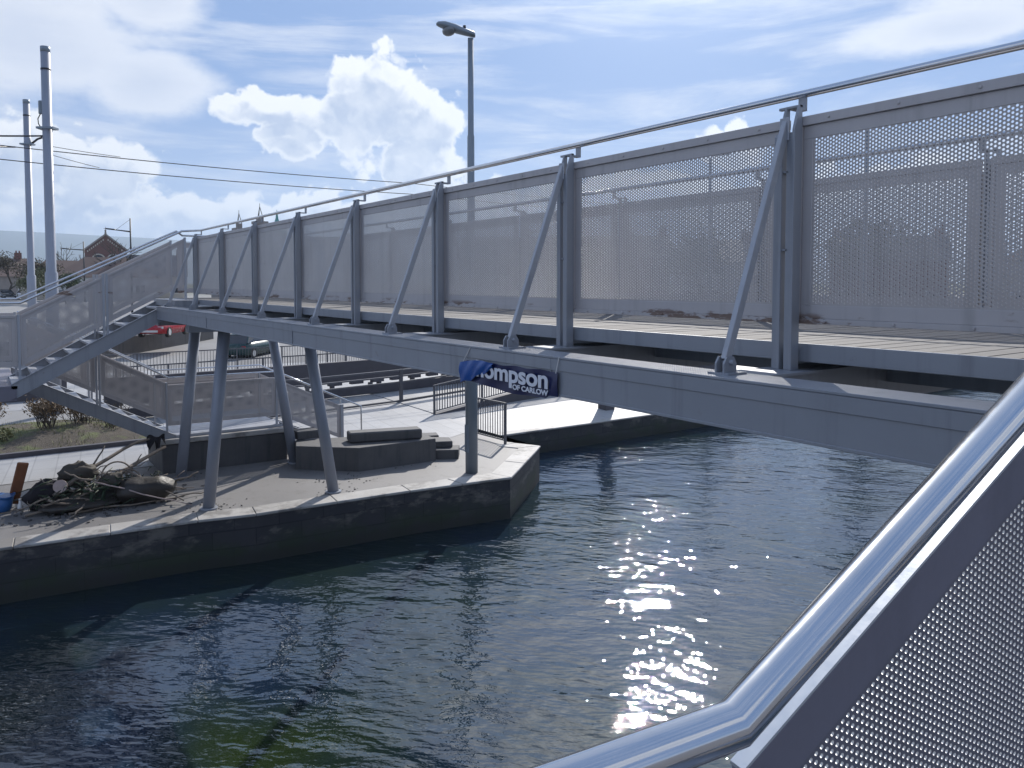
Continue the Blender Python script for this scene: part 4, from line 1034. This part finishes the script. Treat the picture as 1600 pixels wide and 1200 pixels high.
# ------------------------------------------------------------------ trees, hedges and shrubs
def limb(mb, p, d, L, r, depth, rnd, up=.12, tips=None, split=3, shrink=.72):
    pts = [p]; q = p; n_ = 3
    for i in range(n_):
        d = (d+V(rnd.uniform(-.18, .18), rnd.uniform(-.18, .18), up*rnd.random())).normalized(); q = q+d*L/n_; pts.append(q)
    mb.tube(pts, [r*(1-.4*i/n_) for i in range(n_+1)], 6 if r > .05 else 4, caps=False)
    if depth == 0:
        if tips is not None: tips.append(q)
        return
    for k in range(split):
        a = rnd.uniform(0, 2*pi); s = d.orthogonal().normalized(); s = Matrix.Rotation(a, 3, d) @ s
        b_ = pts[rnd.choice((2, 3, 3))]
        limb(mb, b_, (d+s*rnd.uniform(.45, .95)).normalized(), L*shrink*rnd.uniform(.8, 1.1), r*.58, depth-1, rnd, up, tips, split, shrink)
def leaves(mb, tips, n_, spread, size, rnd):
    for p in tips:
        for k in range(n_):
            c = p+V(rnd.gauss(0, spread), rnd.gauss(0, spread), rnd.gauss(0, spread*.8)); a = V(rnd.gauss(0, 1), rnd.gauss(0, 1), rnd.gauss(0, 1)).normalized(); b_ = a.orthogonal().normalized()
            s = size*rnd.uniform(.6, 1.3); e = a.cross(b_)
            mb.add([c-b_*s, c+e*s*.5, c+b_*s, c-e*s*.5], [(0, 1, 2, 3)])
def tree(x, y, z, h, label, leafy=True, seed=1, lm=None, grp='trees beyond the street', depth=4, dens=9, spread=.55, size=.3, name='tree'):
    rnd = random.Random(seed); t = thing(name, (x, y, z), label, 'tree', grp)
    m = MB(); tips = []
    limb(m, V(x, y, z), V(0, 0, 1), h*.34, h*.03, depth, rnd, .15, tips, 3, .74); m.build('trunk', BARK, t)
    if leafy:
        c = MB(); leaves(c, tips, dens, spread, size, rnd); c.build('crown', lm or LEAF, t)
tree(118, -18.3, -2.4, 9.0, 'bare brown tree behind the bungalow roofs beside the taller tram pole', False, 3)
tree(160, -14.5, -2.4, 9.5, 'bare tree beside the smaller dark street lamp', False, 4)
tree(205, -20.0, -2.4, 11.0, 'thin bare tree rising left of the brick gable', False, 5)
tree(122, -7.4, -2.4, 6.2, 'brown bushy tree between the left edge and the shorter tram pole', True, 6, DRYLEAF2, dens=40, size=.13)
tree(104, -6.3, -2.4, 4.2, 'olive round tree just left of the shorter tram pole', True, 7, LEAF2, dens=40, spread=.4, size=.11)
tree(100, -9.0, -2.4, 3.4, 'small dark green conifer bush between the tram poles', True, 8, LEAF, dens=40, spread=.3, size=.1)
tree(128, -4.6, -2.4, 6.6, 'sparse brown tree left of the tram poles', True, 9, DRYLEAF2, dens=24, size=.13)
tree(52, -60, -3, 8.5, 'broad green tree seen through the second nearest parapet panel', True, 11, LEAF2, dens=16, spread=.7)
tree(40, -66, -3.4, 9.5, 'tall green tree seen through the nearest parapet panel', True, 12, LEAF2, dens=16, spread=.7)
tree(62, -52, -3, 8.0, 'dark tree seen through the middle parapet panel', True, 14, LEAF, dens=16, spread=.7)
tree(56, -44, -3.6, 7.0, 'rounded green tree behind the fourth parapet panel', True, 17, LEAF2, dens=16, spread=.6)
def shrub(x, y, h, label, seed, lm=None, n_=16, dens=5, name='shrub', leafsize=.04, z=G+.2):
    rnd = random.Random(seed); t = thing(name, (x, y, z), label, 'shrub', 'shrubs in the planting bed'); m = MB(); tips = []
    for k in range(n_):
        a = rnd.uniform(0, 2*pi); limb(m, V(x+rnd.gauss(0, .12), y+rnd.gauss(0, .12), z-.1), V(cos(a)*.45, sin(a)*.45, 1).normalized(), h*.45, .014, 2, rnd, .2, tips, 3, .62)
    m.blob((x, y, z-.12), .16, .16, .10, seed, .2); m.build('stems', BARK, t)
    if lm: c = MB(); leaves(c, tips, dens, .07, leafsize, rnd); c.build('foliage', lm, t)
shrub(25.5, -1.75, 1.25, 'tallest brown twiggy shrub in the planting bed', 21, DRYLEAF, 22, 6)
shrub(25.9, -2.6, 1.05, 'bushy brown shrub right of the tallest shrub', 22, DRYLEAF, 20, 5)
shrub(25.3, -3.35, .75, 'low bare twiggy shrub under the middle stair flight', 23, None, 16)
shrub(26.6, -3.7, .8, 'bare twiggy shrub at the back corner of the bed', 24, None, 16)
shrub(27.2, -.1, 1.2, 'orange leaved shrub at the left edge', 25, DRYLEAF, 18, 7)
shrub(24.9, -.6, .45, 'low green plant at the front left of the bed', 26, TUFT, 14, 8)
gr = MB(); rnd = random.Random(5)
for k in range(2600):
    x, y = rnd.uniform(23.6, 28.6), rnd.uniform(-4.3, 3.0)
    if mnoise.noise(Vector((x*.8, y*.8, 2))) < -.05: continue
    u = (x-23.5)/5.4; z = G+.02+.30*sin(pi*min(1, u*1.15))*min(1, ((y+4.5)/10.5)*4+.25); a = rnd.uniform(0, 2*pi); h = rnd.uniform(.06, .2); w = .012
    gr.add([(x-w*cos(a), y-w*sin(a), z-.02), (x+w*cos(a), y+w*sin(a), z-.02), (x+rnd.uniform(-.08, .08), y+rnd.uniform(-.08, .08), z+h)], [(0, 1, 2)])
struct(gr.build('grass', TUFT), 'stuff')
# grass strip and bushes along the street, hedge on the right background
def hedge(pts, z, h, w, label, seed):
    rnd = random.Random(seed); c = MB()
    for i in range(len(pts)-1):
        a, b_ = V(*pts[i], z), V(*pts[i+1], z); n_ = int((b_-a).length*70)
        for k in range(n_):
            p = a.lerp(b_, rnd.random())+V(rnd.gauss(0, w*.35), rnd.gauss(0, w*.35), h*rnd.random()**.8*(1+.25*mnoise.noise(Vector((k*.001, i, seed))))); s = rnd.uniform(.1, .2)
            d = V(rnd.gauss(0, 1), rnd.gauss(0, 1), rnd.gauss(0, 1)).normalized(); e = d.orthogonal().normalized(); f = d.cross(e)
            c.add([p-e*s, p+f*s*.6, p+e*s, p-f*s*.6], [(0, 1, 2, 3)])
    tag(c.build('hedge', LEAF), label, 'hedge')

# ------------------------------------------------------------------ heap of junk dragged from the canal
HG = 'junk heaped on the quay'
HP = V(17.6, -2.1, G)
def junk(mb, name, m, label, cat, bevel=0): return tag(mb.build(name, m, bevel=bevel), label, cat, HG)
o = MB(); o.blob((17.75, -1.75, G+.60), .20, .34, .24, 3, .42, 28, 20, 1.8); junk(o, 'muddy_sack', SACK, 'lumpy grey muddy sack on top of the junk heap', 'sack')
o = MB(); o.blob((17.05, -2.85, G+.27), .32, .62, .27, 8, .22); junk(o, 'mud_caked_log', MUD, 'rounded dark mud caked log at the right end of the junk heap', 'log')
o = MB(); o.blob((17.7, -1.2, G+.26), .3, .36, .3, 12, .5); junk(o, 'rubbish_bag', CLOTH, 'torn black rubbish bag slumped at the left of the junk heap', 'bag')
o = MB(); o.blob((17.5, -1.95, G+.12), .6, 1.0, .2, 14, .4); junk(o, 'mud_pile', MUD, 'low pile of wet mud under the junk heap', 'mud')
o = MB(); o.blob((17.4, -2.30, G+.40), .16, .24, .20, 17, .42, 24, 16, 1.9); junk(o, 'muddy_sack', SACK, 'smaller muddy sack in the middle of the junk heap', 'sack')
o = MB(); c0 = V(17.33, -1.38, G+.5); nn_ = V(-.95, .25, .25).normalized(); o.tube([c0, c0+nn_*.04], .125, 24); o.tube([c0+nn_*.04, c0+nn_*.05], .05, 12); junk(o, 'round_lid', PINK, 'round pale pinkish lid leaning on the front of the junk heap', 'lid')
def stick(p0, p1, r, label, m=STICK, name='branch', cat='branch', sag=.0, seed=0):
    rnd = random.Random(seed); a, b_ = V(*p0), V(*p1); pts = [a.lerp(b_, k/6)+V(rnd.uniform(-.03, .03), rnd.uniform(-.03, .03), rnd.uniform(-.03, .03)+sag*sin(pi*k/6)) for k in range(7)]
    return junk(MB().tube(pts, [r*(1-.45*k/6) for k in range(7)], 8), name, m, label, cat)
stick((17.3, -1.3, G+.35), (18.9, -3.35, G+1.0), .05, 'long bent branch reaching from the heap up to the black cloth', sag=.12, seed=2)
stick((17.55, -2.3, G+.5), (18.9, -3.62, G+.72), .055, 'straight branch leaning right against the concrete plinth', seed=3)
stick((17.2, -1.9, G+.55), (16.15, -3.55, G+.04), .017, 'thin pale pole sloping down to the right off the heap', m=PINK, name='pole', cat='pole', seed=4)
stick((17.4, -2.6, G+.6), (16.5, -3.5, G+.05), .022, 'thin dark stick beside the pale pole', seed=5)
stick((17.9, -1.9, G+.5), (18.05, -2.25, G+1.05), .025, 'short upright stick poking out of the top of the heap', seed=6)
stick((17.25, -.75, G+.03), (17.2, -2.0, G+.33), .03, 'weathered stick along the left front of the heap', seed=7)
stick((16.95, -1.5, G+.05), (16.8, -3.1, G+.08), .026, 'stick lying flat along the front of the heap', seed=8)
stick((18.2, -.35, G+.05), (17.75, -1.25, G+.42), .024, 'pale thin stick at the left end of the heap', seed=9)
stick((16.8, -3.0, G+.04), (17.0, -4.1, G+.05), .022, 'pale stick lying on the quay right of the heap', seed=10)
stick((17.7, -2.5, G+.3), (17.9, -2.95, G+.85), .02, 'dark twig standing in the middle of the heap', seed=12)
tw = MB()                                       # the tangle of small twigs caught in the heap
for k in range(60):
    sp = k % 6; y0 = (-1.0, -1.6, -2.0, -2.2, -2.9, -3.1)[sp]+R.uniform(-.35, .35); x0 = 17.45+R.uniform(-.5, .4); z0 = G+R.uniform(.08, .62 if sp in (2, 3) else .35)
    an = R.uniform(0, 2*pi); L = R.uniform(.3, .8); p0 = V(x0, y0, z0); p1 = V(x0+cos(an)*L*.6, y0+sin(an)*L, max(G+.03, z0+R.uniform(-.25, .3))); r0 = R.uniform(.010, .026)
    tw.tube([p0.lerp(p1, q/5)+V(R.uniform(-.03, .03), R.uniform(-.03, .03), R.uniform(-.02, .03)) for q in range(6)], [r0*(1-.09*q) for q in range(6)], 7)
struct(tw.build('twig_tangle', STICK), 'stuff')
for i, (p, r, lab) in enumerate((((17.45, -2.4, G+.55), .28, 'larger hoop of bent cable looped over the heap'), ((17.35, -2.62, G+.45), .2, 'smaller hoop of bent cable at the right of the heap'))):
    pts = [V(*p)+V(.12*sin(a), r*cos(a), r*sin(a)*.9) for a in [pi*2*k/22*.85 for k in range(23)]]
    junk(MB().tube(pts, .016, 6), 'cable_loop', STICK, lab, 'cable')
b = MB()
for k, (y, s) in enumerate(((-1.85, .5), (-2.05, .42))): b.tube([(17.0, y, G+.02), (17.05, y-.02, G+s*.5), (17.2, y-.1, G+s)], .03, 8); b.tube([(17.05, y-.02, G+s*.5), (16.9, y-.1, G+.1)], .025, 8)
b.tube([(17.1, -1.75, G+.38), (17.15, -2.4, G+.42)], .028, 8); junk(b, 'bent_frame', WEED, 'bent tube frame covered in green weed at the front of the heap', 'frame')
w = MB(); rnd = random.Random(3)
for k in range(150):
    p = V(17.3+rnd.gauss(0, .25), -2.0+rnd.gauss(0, .5), G+rnd.uniform(.15, .65)); d = V(rnd.gauss(0, .3), rnd.gauss(0, .4), -.2)*.6
    w.tube([p, p+d*.5+V(0, 0, .03), p+d], [.012, .01, .004], 4)
struct(w.build('weed_strands', WEED), 'stuff')
o = MB(); q = [V(18.75, -3.20, G+1.04), V(18.98, -3.62, G+1.0)]
vs = []
for i in range(11):
    u = i/10; dp = .22+.10*sin(u*13)+.05*sin(u*29)
    for j in range(6):
        v = j/5; p = q[0].lerp(q[1], u); vs.append((p.x+.07*sin(v*3+u*7), p.y, p.z+.03*sin(u*9)-dp*v))
f_ = [(i*6+j, i*6+j+1, (i+1)*6+j+1, (i+1)*6+j) for i in range(10) for j in range(5)]
o.add(vs, f_, True); o.add([(x-.03, y, z) for x, y, z in vs], [a[::-1] for a in f_], True); junk(o, 'black_cloth', CLOTH, 'ragged black cloth hanging on the end of a branch beside the plinth', 'cloth')
o = MB(); o.bar((18.3, -.62, G+.05), (17.85, -.80, G+.95), .20, .05, up=(1, 0, 0)); junk(o, 'wooden_board', ORANGE, 'rusty orange board leaning upright at the left edge', 'board', .02)
bk = thing('plastic_bucket', (18.05, -.42, G), 'blue plastic tub at the foot of the orange board', 'tub', HG)
MB().tube([(18.05, -.42, G), (18.05, -.42, G+.02), (18.05, -.42, G+.30)], [.15, .17, .23], 20).build('body', BLUEP, bk)
MB().tube([V(18.05, -.42, G+.30)+V(.235*cos(a), .235*sin(a), .02*sin(3*a)) for a in [2*pi*k/24 for k in range(25)]], .016, 6).build('rim', BLUEP, bk)
bt = thing('plastic_bottle', (17.72, -.72, G), 'small white plastic bottle standing on the quay beside the blue tub', 'bottle', HG)
MB().tube([(17.72, -.72, G), (17.72, -.72, G+.14), (17.72, -.72, G+.18), (17.72, -.72, G+.24)], [.05, .05, .025, .02], 14).build('body', WHITEP, bt); MB().tube([(17.72, -.72, G+.24), (17.72, -.72, G+.27)], .024, 10).build('cap', WHITEP, bt)

lt = MB(); rnd = random.Random(17)
for k in range(420):
    near = rnd.random() < .55
    x, y = (17.3+rnd.gauss(0, .45), -2.1+rnd.gauss(0, .85)) if near else rnd.choice(((15.83, -3.8), (15.55, -6.3), (18.71, -3.89), (16.4, -7.0), (17.0, -8.8)))
    if not near: x += rnd.gauss(0, .28); y += rnd.gauss(0, .35)
    if x < 15.2: continue
    z = G+.004; a = rnd.uniform(0, pi); sz = rnd.uniform(.012, .05) if near else rnd.uniform(.008, .022); d = V(cos(a), sin(a), 0)*sz; e = V(-sin(a), cos(a), 0)*sz*rnd.uniform(.3, .9)
    lt.hexa([V(x, y, z)-d-e, V(x, y, z)+d-e*.6, V(x, y, z)+d*.7+e, V(x, y, z)-d*.8+e*.8], (rnd.uniform(-.01, .01), rnd.uniform(-.01, .01), sz*rnd.uniform(.3, .9)))
struct(lt.build('gravel_litter', STONE), 'stuff')

# ------------------------------------------------------------------ the air
hz = MB(); hz.box(-420, 6200, -6200, 6200, WATER-4.0, 420); hm = bpy.data.materials.new('air'); hm.use_nodes = True
t = NT(hm.node_tree); o = t.n('ShaderNodeOutputMaterial'); pv = t.n('ShaderNodeVolumePrincipled')
pv.inputs['Color'].default_value = (.62, .78, 1.0, 1); pv.inputs['Density'].default_value = HAZE; pv.inputs['Anisotropy'].default_value = .3
t.nt.links.new(pv.outputs[0], o.inputs['Volume']); struct(hz.build('haze', hm), 'stuff')
